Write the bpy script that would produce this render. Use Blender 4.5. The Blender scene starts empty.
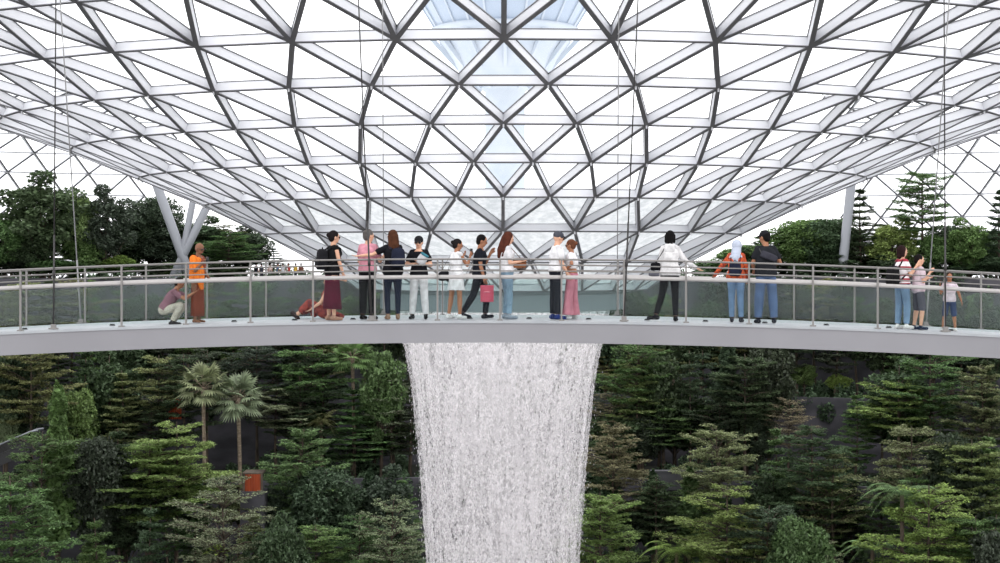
import bpy, bmesh, math, random
import numpy as np
from mathutils import Vector, Matrix, Quaternion
PI = math.pi
random.seed(7)
scn = bpy.context.scene
COL = scn.collection
CZ = 24.0          # camera height above the forest floor, metres
F = 1720.0         # focal length expressed in 1000 px frame widths

# ------------------------------------------------------------------ camera
cam_d = bpy.data.cameras.new('camera')
cam = bpy.data.objects.new('camera', cam_d)
COL.objects.link(cam)
cam.location = (0, 0, CZ)
cam.rotation_euler = (PI/2, 0, 0)
cam_d.sensor_width = 36.0
cam_d.lens = 36.0*F/1000.0
cam_d.shift_y = -23.5/1000.0
cam_d.clip_end = 2000
scn.camera = cam
# ------------------------------------------------------------------ sky
world = bpy.data.worlds.new('overcast_sky')
scn.world = world
world.use_nodes = True
bg = world.node_tree.nodes['Background']
bg.inputs[0].default_value = (0.965, 0.965, 0.985, 1)
bg.inputs[1].default_value = 2.1
vs = scn.view_settings
vs.view_transform = 'Standard'
vs.look = 'None'
vs.gamma = 1.0
vs.use_curve_mapping = False
vs.exposure = 0.0
scn.cycles.transparent_max_bounces = 48
scn.cycles.max_bounces = 8


# ------------------------------------------------------------------ materials
def lin(c):
    return tuple(((v/255)/12.92 if v/255 <= .04045 else ((v/255+.055)/1.055)**2.4) for v in c)


def principled(name, col, rough=.6, metal=0., spec=.5):
    m = bpy.data.materials.new(name)
    m.use_nodes = True
    b = m.node_tree.nodes['Principled BSDF']
    b.inputs['Base Color'].default_value = (*lin(col), 1)
    b.inputs['Roughness'].default_value = rough
    b.inputs['Metallic'].default_value = metal
    b.inputs['Specular IOR Level'].default_value = spec
    return m


def noisy(name, col, col2, scale=3., rough=.8, stretch=(1, 1, 1), detail=4, lo=.35, hi=.65, bump=0., spec=.3, metal=0.):
    """two-tone procedural surface"""
    m = principled(name, col, rough, metal, spec)
    nt = m.node_tree
    b = nt.nodes['Principled BSDF']
    tc = nt.nodes.new('ShaderNodeTexCoord')
    mp = nt.nodes.new('ShaderNodeMapping')
    mp.inputs['Scale'].default_value = stretch
    nz = nt.nodes.new('ShaderNodeTexNoise')
    nz.inputs['Scale'].default_value = scale
    nz.inputs['Detail'].default_value = detail
    cr = nt.nodes.new('ShaderNodeValToRGB')
    cr.color_ramp.elements[0].position = lo
    cr.color_ramp.elements[1].position = hi
    cr.color_ramp.elements[0].color = (*lin(col), 1)
    cr.color_ramp.elements[1].color = (*lin(col2), 1)
    nt.links.new(tc.outputs['Object'], mp.inputs[0])
    nt.links.new(mp.outputs[0], nz.inputs['Vector'])
    nt.links.new(nz.outputs[0], cr.inputs[0])
    nt.links.new(cr.outputs[0], b.inputs['Base Color'])
    if bump:
        bp = nt.nodes.new('ShaderNodeBump')
        bp.inputs['Strength'].default_value = bump
        nt.links.new(nz.outputs[0], bp.inputs['Height'])
        nt.links.new(bp.outputs[0], b.inputs['Normal'])
    return m


def fabric(name, col, k=.82):
    return noisy(name, col, tuple(int(c*k) for c in col), scale=9, rough=.9, lo=.3, hi=.7, bump=.1, spec=.1)


def leaf_mat(name, var=.45, trans=.35):
    """leaf: diffuse + translucent; colour = object colour, varied leaf clump by leaf clump"""
    m = bpy.data.materials.new(name)
    m.use_nodes = True
    nt = m.node_tree
    N = nt.nodes
    L = nt.links
    N.clear()
    out = N.new('ShaderNodeOutputMaterial')
    oi = N.new('ShaderNodeObjectInfo')
    tc = N.new('ShaderNodeTexCoord')
    nz = N.new('ShaderNodeTexNoise')
    nz.inputs['Scale'].default_value = 1.7
    nz.inputs['Detail'].default_value = 3
    geo = N.new('ShaderNodeNewGeometry')
    L.new(tc.outputs['Object'], nz.inputs['Vector'])
    mr = N.new('ShaderNodeMapRange')
    mr.inputs['From Min'].default_value = .3
    mr.inputs['From Max'].default_value = .7
    mr.inputs['To Min'].default_value = 1-var
    mr.inputs['To Max'].default_value = 1+var
    L.new(nz.outputs[0], mr.inputs[0])
    mr2 = N.new('ShaderNodeMapRange')
    mr2.inputs['To Min'].default_value = .55
    mr2.inputs['To Max'].default_value = 1.45
    L.new(geo.outputs['Random Per Island'], mr2.inputs[0])
    mu = N.new('ShaderNodeMath')
    mu.operation = 'MULTIPLY'
    L.new(mr.outputs[0], mu.inputs[0])
    L.new(mr2.outputs[0], mu.inputs[1])
    vm = N.new('ShaderNodeVectorMath')
    vm.operation = 'SCALE'
    L.new(oi.outputs['Color'], vm.inputs[0])
    L.new(mu.outputs[0], vm.inputs['Scale'])
    di = N.new('ShaderNodeBsdfDiffuse')
    tr = N.new('ShaderNodeBsdfTranslucent')
    gl = N.new('ShaderNodeBsdfGlossy')
    gl.inputs['Roughness'].default_value = .45
    gl.inputs['Color'].default_value = (.7, .7, .7, 1)
    L.new(vm.outputs[0], di.inputs[0])
    L.new(vm.outputs[0], tr.inputs[0])
    mx = N.new('ShaderNodeMixShader')
    mx.inputs[0].default_value = trans
    L.new(di.outputs[0], mx.inputs[1])
    L.new(tr.outputs[0], mx.inputs[2])
    mx2 = N.new('ShaderNodeMixShader')
    mx2.inputs[0].default_value = .025
    L.new(mx.outputs[0], mx2.inputs[1])
    L.new(gl.outputs[0], mx2.inputs[2])
    L.new(mx2.outputs[0], out.inputs[0])
    return m


def glass_mat(name, tint, gloss, rough=.02, milk=0., milkcol=(1, 1, 1)):
    """thin pane: tinted see-through + a little mirror + optional milky film"""
    m = bpy.data.materials.new(name)
    m.use_nodes = True
    nt = m.node_tree
    N = nt.nodes
    L = nt.links
    N.clear()
    out = N.new('ShaderNodeOutputMaterial')
    t = N.new('ShaderNodeBsdfTransparent')
    t.inputs[0].default_value = (*tint, 1)
    g = N.new('ShaderNodeBsdfGlossy')
    g.inputs['Roughness'].default_value = rough
    mx = N.new('ShaderNodeMixShader')
    mx.inputs[0].default_value = gloss
    L.new(t.outputs[0], mx.inputs[1])
    L.new(g.outputs[0], mx.inputs[2])
    last = mx
    if milk:
        tl = N.new('ShaderNodeBsdfTranslucent')
        tl.inputs[0].default_value = (*milkcol, 1)
        m2 = N.new('ShaderNodeMixShader')
        m2.inputs[0].default_value = milk
        L.new(mx.outputs[0], m2.inputs[1])
        L.new(tl.outputs[0], m2.inputs[2])
        last = m2
    L.new(last.outputs[0], out.inputs[0])
    return m


M = {
    'web': principled('white_painted_steel', (226, 227, 231), .45),
    'cap': principled('shade_and_gasket_steel', (116, 116, 120), .5),  # shade of the beam undersides put into the colour; also the gasket strips
    'fascia': noisy('grey_painted_bridge_steel', (145, 144, 148), (139, 138, 142), scale=.6, rough=.5, bump=0),
    'deck': noisy('pale_stone_deck', (170, 173, 176), (160, 164, 168), scale=2., rough=.55),
    'steel': principled('brushed_steel', (126, 123, 120), .4, .1),
    'handrail': principled('satin_handrail', (176, 172, 170), .35, .05),
    'cable': principled('cable_steel', (48, 46, 46), .5, .1),
    'cable_pale': principled('pale_cable_steel', (140, 140, 140), .5, .2),
    'black': principled('black_metal', (30, 30, 32), .5),
    'column': principled('grey_column_paint', (136, 139, 145), .5),
    'bark': noisy('bark', (96, 84, 72), (62, 55, 48), scale=5, stretch=(1, 1, .25), bump=.4),
    'palebark': noisy('pale_bark', (142, 128, 110), (104, 92, 78), scale=5, stretch=(1, 1, 3), bump=.3),
    'wall': noisy('dark_concrete', (86, 84, 90), (58, 58, 62), scale=.35, rough=.9, bump=.15, stretch=(1, 1, 2.2)),
    'soil': noisy('planting_soil', (34, 36, 28), (22, 24, 18), scale=.8, rough=1., bump=.3),
    'leaf': leaf_mat('foliage'),
    'leafglossy': leaf_mat('broad_foliage', .35, .25),
    'orange': noisy('orange_timber', (178, 84, 48), (140, 60, 34), scale=3, stretch=(1, 1, .2)),
    'pane': glass_mat('roof_glass', (.965, .972, .975), .03),
    'railglass': glass_mat('tinted_rail_glass', (.78, .85, .84), .046, .4),
    'clearglass': glass_mat('clear_rail_glass', (.93, .955, .95), .004, .05),
    'bounce_paving': noisy('grey_bounce_paving', (118, 116, 114), (104, 102, 100), scale=.2),  # tone chosen to bounce light up under the roof beams
    'skin': noisy('skin', (214, 170, 144), (204, 156, 130), scale=14, rough=.6),
    'skin_tan': noisy('tan_skin', (164, 116, 88), (150, 102, 76), scale=14, rough=.6),
    'skin_brown': noisy('brown_skin', (128, 88, 66), (112, 76, 56), scale=14, rough=.6),
    'eye': principled('eye_dark', (24, 20, 18), .2),
    'lip': principled('lip', (150, 84, 78), .5),
}


def film_glass(name):
    """glass below the water line: a thin sheet of white water runs down its back"""
    m = bpy.data.materials.new(name)
    m.use_nodes = True
    nt = m.node_tree
    N = nt.nodes
    L = nt.links
    N.clear()
    out = N.new('ShaderNodeOutputMaterial')
    tc = N.new('ShaderNodeTexCoord')
    nz = N.new('ShaderNodeTexNoise')
    nz.inputs['Scale'].default_value = 2.6
    nz.inputs['Detail'].default_value = 6
    nz.inputs['Roughness'].default_value = .7
    L.new(tc.outputs['Object'], nz.inputs['Vector'])
    cr = N.new('ShaderNodeValToRGB')
    cr.color_ramp.elements[0].position = .4
    cr.color_ramp.elements[0].color = (.50, .53, .54, 1)
    cr.color_ramp.elements[1].position = .6
    cr.color_ramp.elements[1].color = (.66, .68, .69, 1)
    L.new(nz.outputs[0], cr.inputs[0])
    tl = N.new('ShaderNodeBsdfTranslucent')
    L.new(cr.outputs[0], tl.inputs[0])
    df = N.new('ShaderNodeBsdfDiffuse')
    L.new(cr.outputs[0], df.inputs[0])
    mx = N.new('ShaderNodeMixShader')
    mx.inputs[0].default_value = .35
    L.new(tl.outputs[0], mx.inputs[1])
    L.new(df.outputs[0], mx.inputs[2])
    t = N.new('ShaderNodeBsdfTransparent')
    m2 = N.new('ShaderNodeMixShader')
    m2.inputs[0].default_value = .06
    L.new(mx.outputs[0], m2.inputs[1])
    L.new(t.outputs[0], m2.inputs[2])
    L.new(m2.outputs[0], out.inputs[0])
    return m


M['film'] = film_glass('water_film')


# ------------------------------------------------------------------ helpers
def link(o, parent=None):
    COL.objects.link(o)
    if parent is not None:
        o.parent = parent
    return o


def empty(name, loc=(0, 0, 0), rz=0.):
    o = bpy.data.objects.new(name, None)
    o.location = loc
    o.rotation_euler = (0, 0, rz)
    o.empty_display_size = .3
    return link(o)


def tag(o, label=None, cat=None, group=None, kind=None):
    if label: o['label'] = label
    if cat: o['category'] = cat
    if group: o['group'] = group
    if kind: o['kind'] = kind
    return o


def from_arrays(name, V, Q, mats, parent=None, smooth=False, mi=None):
    """V (n,3) floats, Q (m,4) or (m,3) ints -> one mesh object"""
    me = bpy.data.meshes.new(name)
    V = np.asarray(V, dtype=np.float32)
    Q = np.asarray(Q, dtype=np.int32)
    k = Q.shape[1]
    me.vertices.add(len(V))
    me.vertices.foreach_set('co', V.ravel())
    me.loops.add(Q.size)
    me.loops.foreach_set('vertex_index', Q.ravel())
    me.polygons.add(len(Q))
    me.polygons.foreach_set('loop_start', np.arange(0, Q.size, k, dtype=np.int32))
    if smooth:
        me.polygons.foreach_set('use_smooth', np.ones(len(Q), dtype=bool))
    for m in (mats if isinstance(mats, (list, tuple)) else [mats]):
        me.materials.append(m)
    if mi is not None:
        me.polygons.foreach_set('material_index', np.asarray(mi, dtype=np.int32))
    me.update(calc_edges=True)
    return link(bpy.data.objects.new(name, me), parent)


class MB:
    """mesh builder: boxes, bars, tubes, lofts -> one mesh"""
    def __init__(s):
        s.v = []
        s.f = []
        s.m = []

    def add(s, vs_, fs, mi=0):
        o = len(s.v)
        s.v += [tuple(v) for v in vs_]
        s.f += [tuple(i+o for i in f) for f in fs]
        s.m += [mi]*len(fs)
        return s

    def box(s, c, d, rot=None, mi=0):
        R = rot or Matrix.Identity(3)
        c = Vector(c)
        vs_ = [c + R @ Vector((x*d[0]/2, y*d[1]/2, z*d[2]/2)) for x in (-1, 1) for y in (-1, 1) for z in (-1, 1)]
        return s.add(vs_, [(0, 1, 3, 2), (4, 6, 7, 5), (0, 4, 5, 1), (2, 3, 7, 6), (0, 2, 6, 4), (1, 5, 7, 3)], mi)

    def bar(s, p0, p1, up, w, h0, h1, mi=0):
        """box from p0 to p1, width w across, spanning h0..h1 along up"""
        p0, p1, up = Vector(p0), Vector(p1), Vector(up)
        d = (p1-p0).normalized()
        sd = d.cross(up).normalized()*w/2
        u = sd.cross(d).normalized()
        if u.dot(up) < 0: u = -u
        vs_ = [p+sgn*sd+u*h for p in (p0, p1) for sgn in (-1, 1) for h in (h0, h1)]
        return s.add(vs_, [(0, 1, 3, 2), (4, 6, 7, 5), (0, 4, 5, 1), (2, 3, 7, 6), (0, 2, 6, 4), (1, 5, 7, 3)], mi)

    def loft(s, rings, cap=True, mi=0, closed=True):
        n = len(rings[0])
        vs_ = [p for r in rings for p in r]
        fs = []
        for i in range(len(rings)-1):
            for j in range(n if closed else n-1):
                a, b = i*n+j, i*n+(j+1) % n
                fs.append((a, b, b+n, a+n))
        if cap:
            fs.append(tuple(range(n-1, -1, -1)))
            fs.append(tuple(range((len(rings)-1)*n, len(rings)*n)))
        return s.add(vs_, fs, mi)

    def tube(s, pts, rad, n=10, mi=0, cap=True):
        pts = [Vector(p) for p in pts]
        if not isinstance(rad, (list, tuple)): rad = [rad]*len(pts)
        rings = []
        prev = None
        for i, p in enumerate(pts):
            d = (pts[min(i+1, len(pts)-1)]-pts[max(i-1, 0)]).normalized()
            if prev is None:
                a = d.orthogonal().normalized()
            else:
                a = (prev-d*prev.dot(d)).normalized()
            prev = a
            b = d.cross(a)
            rings.append([p+(a*math.cos(t)+b*math.sin(t))*rad[i] for t in (2*PI*k/n for k in range(n))])
        return s.loft(rings, cap, mi)

    def ball(s, c, r, n=10, m=7, rot=None, mi=0):
        c = Vector(c)
        if not isinstance(r, (list, tuple)): r = (r, r, r)
        R = rot or Matrix.Identity(3)
        rings = []
        for i in range(1, m):
            ph = PI*i/m
            rings.append([c+R @ Vector((r[0]*math.sin(ph)*math.cos(t), r[1]*math.sin(ph)*math.sin(t), -r[2]*math.cos(ph)))
                          for t in (2*PI*k/n for k in range(n))])
        o = len(s.v)
        s.loft(rings, False, mi)
        s.v += [tuple(c+R @ Vector((0, 0, -r[2]))), tuple(c+R @ Vector((0, 0, r[2])))]
        b, t = len(s.v)-2, len(s.v)-1
        for k in range(n):
            s.f.append((b, o+(k+1) % n, o+k)); s.m.append(mi)
            q = o+(m-2)*n
            s.f.append((t, q+k, q+(k+1) % n)); s.m.append(mi)
        return s

    def mesh(s, name, mats, smooth=False):
        me = bpy.data.meshes.new(name)
        me.from_pydata(s.v, [], s.f)
        for m in (mats if isinstance(mats, (list, tuple)) else [mats]):
            me.materials.append(m)
        me.polygons.foreach_set('material_index', s.m)
        if smooth: me.polygons.foreach_set('use_smooth', [True]*len(s.f))
        me.update()
        return me

    def build(s, name, mats, parent=None, smooth=False):
        return link(bpy.data.objects.new(name, s.mesh(name, mats, smooth)), parent)


def copy_tree(o, parent=None):
    c = o.copy()
    COL.objects.link(c)
    c.parent = parent
    for ch in list(o.children):
        copy_tree(ch, c)
    return c


def W(px, py, Y):
    """photo pixel at distance Y -> place in the world"""
    return Vector(((px-500)*Y/F, Y, CZ-(py-258)*Y/F))


# ================================================================== ROOF (gridshell funnel)
DC = 95.0
CX = 2.6/F*DC
DTH = .1316
# (radius, height over camera) as shares of DC, division count factor, angular offset
RINGS = [(.0715, -.0190, 2, 0), (.0850, -.0180, 2, 0), (.1084, -.0026, 2, 1), (.1387, .0132, 2, 0), (.1718, .0292, 1, 0), (.2075, .0439, 1, .5),
         (.2444, .0587, 1, 0), (.2831, .0720, 1, .5), (.3249, .0858, 1, 0), (.372, .0990, .5, 0), (.424, .1105, .5, .25),
         (.482, .120, .5, 0), (.55, .128, .5, .25), (.64, .1345, .5, 0)]
THMAX = 1.78


def rp(i, th, off=0.):
    """point on ring i at angle th (0 = towards the camera), moved off metres along the outward normal"""
    r, z = RINGS[i][0]*DC, RINGS[i][1]*DC
    if off:
        a, b = RINGS[max(i-1, 0)], RINGS[min(i+1, len(RINGS)-1)]
        dr, dz = b[0]-a[0], b[1]-a[1]
        L = math.hypot(dr, dz)
        r += -dz/L*off
        z += dr/L*off
    return Vector((CX+r*math.sin(th), DC-r*math.cos(th), CZ+z))


def ring_nodes(i):
    r, z, m, o = RINGS[i]
    out = []
    k0 = int(-THMAX/(m*DTH))-2
    for k in range(k0, -k0+1):
        idx = k*m+o
        if abs(idx*DTH) <= THMAX: out.append(idx)
    return out


ceiling = tag(empty('ceiling', (CX, DC, CZ)), 'white triangular steel and glass roof funnelling down to the waterfall', 'roof', kind='structure')
beams = MB()
DEP = .40


def beam(i, a, j, b, w=.15):
    p0, p1 = rp(i, a*DTH), rp(j, b*DTH)
    q = rp(i, a*DTH, 1.)-p0+rp(j, b*DTH, 1.)-p1
    q.normalize()
    beams.bar(p0, p1, q, w, 0, .035, 1)  # inner face: same steel as the web, its shade painted on
    beams.bar(p0, p1, q, w*.72, .035, DEP, 0)
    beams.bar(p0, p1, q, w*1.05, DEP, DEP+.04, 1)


edges = []
tris = []
for i in range(len(RINGS)):
    nd = ring_nodes(i)
    for a, b in zip(nd, nd[1:]):
        edges.append((i, a, i, b))
for i in range(1, len(RINGS)-1):
    lo, hi = ring_nodes(i), ring_nodes(i+1)
    ml, mh = RINGS[i][2], RINGS[i+1][2]
    S = set(hi)
    for a in lo:
        if ml == mh:
            nb = [a-ml/2, a+ml/2]
        else:
            nb = [a-mh, a, a+mh]
        for b in nb:
            if b in S: edges.append((i, a, i+1, b))
        for b, c in zip(nb, nb[1:]):
            if b in S and c in S: tris.append(((i, a), (i+1, b), (i+1, c)))
    S = set(lo)
    for b in hi:
        if ml == mh:
            if b-ml/2 in S and b+ml/2 in S: tris.append(((i+1, b), (i, b+ml/2), (i, b-ml/2)))
        else:
            if b-mh in S and b+mh in S: tris.append(((i+1, b), (i, b+mh), (i, b-mh)))
for e in edges:
    i = max(e[0], e[2])
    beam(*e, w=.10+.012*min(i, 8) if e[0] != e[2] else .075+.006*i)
# small nozzles under the nodes
for i in range(3, 8):
    for a in ring_nodes(i):
        p = rp(i, a*DTH)
        beams.tube([p+Vector((0, 0, .05)), p-Vector((0, 0, .12))], .04, 6, 0)
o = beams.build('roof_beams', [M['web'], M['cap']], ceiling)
o.location = (-CX, -DC, -CZ)
tag(o, kind='structure')
for name, cond, mat in (('roof_glass', lambda t: min(q[0] for q in t) >= 4, M['pane']), ('wet_roof_glass', lambda t: min(q[0] for q in t) < 4, M['film'])):
    gb = MB()
    for t in tris:
        if cond(t): gb.add([rp(i, a*DTH, DEP+.01) for i, a in t], [(0, 1, 2)])
    o = gb.build(name, mat, ceiling)
    o.location = (-CX, -DC, -CZ)
    tag(o, kind='structure')
# oculus: steel ring, and the white trough inside it that the water leaves from
oc = MB()


def revolve(mb, prof, n=96, mi=0, a0=0., a1=2*PI, cx=CX, cy=DC):
    full = abs(a1-a0-2*PI) < 1e-6
    rings = []
    for r, z in prof:
        rings.append([(cx+r*math.sin(a0+(a1-a0)*k/n), cy-r*math.cos(a0+(a1-a0)*k/n), z) for k in range(n if full else n+1)])
    mb.loft(rings, False, mi, closed=full)


zt = CZ+RINGS[0][1]*DC
revolve(oc, [(7.9, zt+.35), (7.0, zt-.05), (6.75, zt-.12), (6.75, zt-.95), (6.5, zt-1.0), (6.1, zt-.9), (6.1, zt-.1), (6.6, zt+.1), (7.9, zt+.5), (7.9, zt+.35)])
o = oc.build('oculus_ring', principled('oculus_steel', (150, 160, 166), .4), ceiling)
o.location = (-CX, -DC, -CZ)
tag(o, kind='structure')

# the far vault that comes down behind the trees on both sides
def vault(sgn):
    prof = [(82, 29), (87.5, 26.5), (92, 23.), (96, 18.5), (99, 13.), (101, 7.), (102, 1.), (102.5, -5)]
    rr_, zz_ = [p[0] for p in prof], [p[1] for p in prof]
    tt_ = np.linspace(0, len(prof)-1, 12)
    prof = [(float(np.interp(t, range(len(rr_)), rr_)), CZ+float(np.interp(t, range(len(rr_)), zz_))*.62-2) for t in tt_]
    mb, gl = MB(), MB()
    st = math.radians(2.5)
    base = math.radians(180-13) if sgn < 0 else math.radians(180+13)
    cnt = 17

    def pt(i, k):
        r, z = prof[i]
        th = base+sgn*(-1)*0
        th = (math.radians(180)+(math.radians(23)+k*st)*(1 if sgn < 0 else -1))
        # th measured from the camera side; -x is positive direction here
        return Vector((CX-r*math.sin(th)*-1, DC-r*math.cos(th), z))
    for i in range(len(prof)):
        for k in range(cnt):
            kk = k+(i % 2)*.5
            p = pt(i, kk)
            nrm = Vector((CX-p.x, DC-p.y, -12)).normalized()*-1
            if k < cnt-1: mb.bar(p, pt(i, kk+1), nrm, .14, 0, .5, 0)
            if i < len(prof)-1:
                for d in ((-.5, .5)):
                    q = pt(i+1, kk+d)
                    mb.bar(p, q, nrm, .16, 0, .06, 1)  # inner face with its shade painted dark
                    mb.bar(p, q, nrm, .13, .06, .7, 0)
            if i < len(prof)-1 and k < cnt-1:
                gl.add([p, pt(i, kk+1), pt(i+1, kk+.5)], [(0, 1, 2)])
                gl.add([pt(i+1, kk-.5), p, pt(i+1, kk+.5)], [(0, 1, 2)])
    e = tag(empty('ceiling', (0, 0, 0)), 'far side of the steel and glass roof coming down behind the trees', 'roof', kind='structure')
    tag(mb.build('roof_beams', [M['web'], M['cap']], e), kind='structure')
    tag(gl.build('roof_glass', M['pane'], e), kind='structure')


vault(-1)
vault(1)

# ================================================================== TERRACES (the valley behind the water)
TC = (0.0, 60.0)
STEPS = [(0, 0.0), (52, 3.0), (62, 8.0), (74, 13.0), (86, 17.5), (97, 21.8)]


def ground(x, y):
    r = math.hypot(x-TC[0], y-TC[1])
    z = 0.
    for R_, h in STEPS:
        if r >= R_ and y > 60: z = h
    return z


fl = MB()
fl.box((0, 180, -.25), (420, 170, .5))
fl.box((0, 10, -.25), (420, 170, .5), mi=1)  # unseen near floor, paved grey to throw light up at the roof
tag(fl.build('floor', [M['soil'], M['bounce_paving']]), 'dark planted valley floor under the footbridge', 'floor', kind='structure')
for k in range(1, len(STEPS)):
    R0, h = STEPS[k]
    h0 = STEPS[k-1][1]
    R1 = STEPS[k+1][0] if k+1 < len(STEPS) else 135
    mb = MB()
    a0, a1 = math.radians(180-78), math.radians(180+78)
    revolve(mb, [(R1+1, h0-.4), (R0, h0-.4), (R0, h+.45), (R0+.35, h+.45), (R0+.35, h-.1)], 90, 0, a0, a1, *TC)
    revolve(mb, [(R0+.35, h-.05), (R1+1, h-.05)], 90, 1, a0, a1, *TC)
    tag(mb.build('terrace_wall', [M['wall'], M['soil']]), kind='structure')

# ================================================================== FOOTBRIDGE
DB = 35.0
SC = F/DB                      # px per metre at the near edge
WID = 3.4


def drop(x):                   # the deck arches up in the middle
    u = x*SC/500
    return (13.0*u*u+1.4*u)/SC


ZD0 = CZ-63.5/SC               # top of the near edge at mid span


def zdeck(x): return ZD0-drop(x)


def xat(px, Y=DB): return (px-500)*Y/F


bridge = tag(empty('footbridge', (0, DB+WID/2, ZD0)), 'long arched grey footbridge with glass railings crossing in front of the waterfall', 'bridge')


def bkid(mb, name, mat, smooth=False, label=None):
    o = mb.build(name, mat, bridge, smooth)
    o.location = (0, -(DB+WID/2), -ZD0)
    if label: o['label'] = label
    return o


XS = [x*.5 for x in range(-46, 47)]
mb = MB()
rings = []
for x in XS:
    z = zdeck(x)
    t = .45+.03*abs(x)/10
    rings.append([(x, DB, z-.05), (x, DB, z), (x, DB+.35, z+.0), (x, DB+.36, z+.01), (x, DB+WID-.2, z+.01), (x, DB+WID, z+.02), (x, DB+WID, z-.05),
                  (x, DB+WID-.05, z-t*.6), (x, DB+WID-.8, z-t), (x, DB+.5, z-t), (x, DB+.02, z-t+.02)])
mb.loft(rings)
o = bkid(mb, 'girder', M['fascia'], label='smooth light grey bridge girder')
mb = MB()
mb.loft([[(x, DB-.02, zdeck(x)-.035), (x, DB-.02, zdeck(x)+.015), (x, DB+WID-.1, zdeck(x)+.03), (x, DB+WID-.1, zdeck(x)+.005)] for x in XS])
bkid(mb, 'walkway', M['deck'], label='pale walkway surface')
# fascia panel joints
HR, TR = .906, 1.27
near_px = [-44, 20.5, 121.6, 186, 250.5, 313, 375, 437.5, 500, 561.5, 624, 686, 749, 813, 877.7, 945, 1011]
far_px = [-30, 26.5, 85, 146, 207, 266, 325, 383.8, 442.5, 501, 560, 618, 677, 735.5, 794, 854.5, 916, 981, 1040]
YN, YF = DB+.10, DB+WID-.1


def rail_side(pxs, Y):
    xs = [(p-500)*Y/F for p in pxs]
    for x in xs:
        p = MB()
        z = zdeck(x)
        p.box((x, Y, z+.02+TR/2-.02), (.034, .06, TR-.02))
        p.box((x, Y, z+.03), (.11, .12, .03))
        p.box((x, Y-.01, z+TR-.01), (.042, .07, .025))
        p.tube([(x, Y+.05 if Y < DB+1 else Y-.05, z+HR-.02), (x, Y+.12 if Y < DB+1 else Y-.12, z+HR-.02)], .018, 6)
        bkid(p, 'post', M['steel'])
    yh = Y+.06 if Y < DB+1 else Y-.06
    hx = [x for x in XS if xs[0]-1 < x < xs[-1]+1]
    h = MB().tube([(x, yh, zdeck(x)+HR) for x in hx], .042, 12)
    bkid(h, 'handrail', M['handrail'], True, 'pale round handrail')
    h = MB().tube([(x, Y, zdeck(x)+TR) for x in hx], .019, 8)
    bkid(h, 'top_rail', M['steel'], True)
    for zz in (1.03, 1.15):
        h = MB().tube([(x, Y, zdeck(x)+zz) for x in hx], .013, 6)
        bkid(h, 'rail_wire', M['steel'], True)
    for a, b in zip(xs, xs[1:]):
        g = MB()
        za, zb = zdeck(a), zdeck(b)
        a2, b2 = a+.035, b-.035
        n = 4
        ring = []
        for k in range(n+1):
            x = a2+(b2-a2)*k/n
            z = zdeck(x)
            ring.append([(x, Y-.006, z+.07), (x, Y-.006, z+HR-.07), (x, Y+.006, z+HR-.07), (x, Y+.006, z+.07)])
        g.loft(ring)
        bkid(g, 'glass_panel', M['clearglass'] if Y < DB+1 else M['railglass'])


rail_side(near_px, YN)
rail_side(far_px, YF)
for px in (28, 115, 177, 236, 296, 354, 412, 470, 529, 588, 646, 704, 763, 824, 886, 948):
    x = (px-500)*(DB+1.)/F
    l = MB()
    l.tube([(x, DB+.75, zdeck(x)+.03), (x, DB+.75, zdeck(x)+.05)], [.065, .055], 12)
    l.box((x, DB+.75, zdeck(x)+.055), (.08, .05, .02))
    bkid(l, 'deck_light', M['black'], label='small dark light fitting on the deck')


# suspension cables: (top px, top py, bottom px, side, fat, label)
def cable(px0, px1, Yb, thick, lower_px, label, pale=False):
    xb = (px1-500)*Yb/F
    zb = zdeck(xb)+.02
    e = empty('suspension_cable', (xb, Yb, zb))
    tag(e, label, 'cable', 'cables holding up the footbridge')
    top = W(px0, -12, Yb+.0)
    k = Vector((0, 0, 0))
    d = (top-Vector((xb, Yb, zb)))
    d *= (CZ+12.6-zb)/d.z          # up to the roof grid
    mat = M['cable_pale'] if pale else M['cable']
    MB().tube([k, d], thick, 7).build('wire', mat, e, True)
    fr = lower_px/(d.z*SC)
    s = MB()
    s.tube([k+d*(.05/d.length), d*fr], thick*1.4, 8)
    s.tube([d*(fr*.55), d*(fr*.62)], thick*2.2, 8)
    s.build('turnbuckle_rod', mat, e, True)
    s = MB()
    s.box((0, 0, .06), (.10, .08, .10))
    s.box((0, 0, .02), (.18, .12, .03))
    s.build('anchor_plate', M['steel'], e)


cable(56, 53.5, YN-.02, .0135, 95, 'dark upright suspension cable at the left end of the bridge, beside the crouching man')
cable(59.5, 81, YF, .014, 70, 'pale slanting suspension cable at the left end of the bridge', True)
cable(358, 371.5, YN-.02, .0135, 100, 'dark slanting suspension cable in front of the man in the pink shirt')
cable(382.5, 383.8, YF, .010, 60, 'thin pale suspension cable behind the woman with the long brown hair and navy backpack', True)
cable(638.5, 624, YN-.02, .0135, 100, 'dark suspension cable at the railing left of the woman in the white hooded top')
cable(619, 617, YF, .011, 60, 'thin pale suspension cable right of the oculus, behind the slanting dark one', True)
cable(944, 945.5, YN-.02, .0135, 110, 'dark upright suspension cable beside the child in shorts')
cable(950, 926, YF, .014, 70, 'pale slanting suspension cable behind the boy with the raised arm', True)


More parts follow.
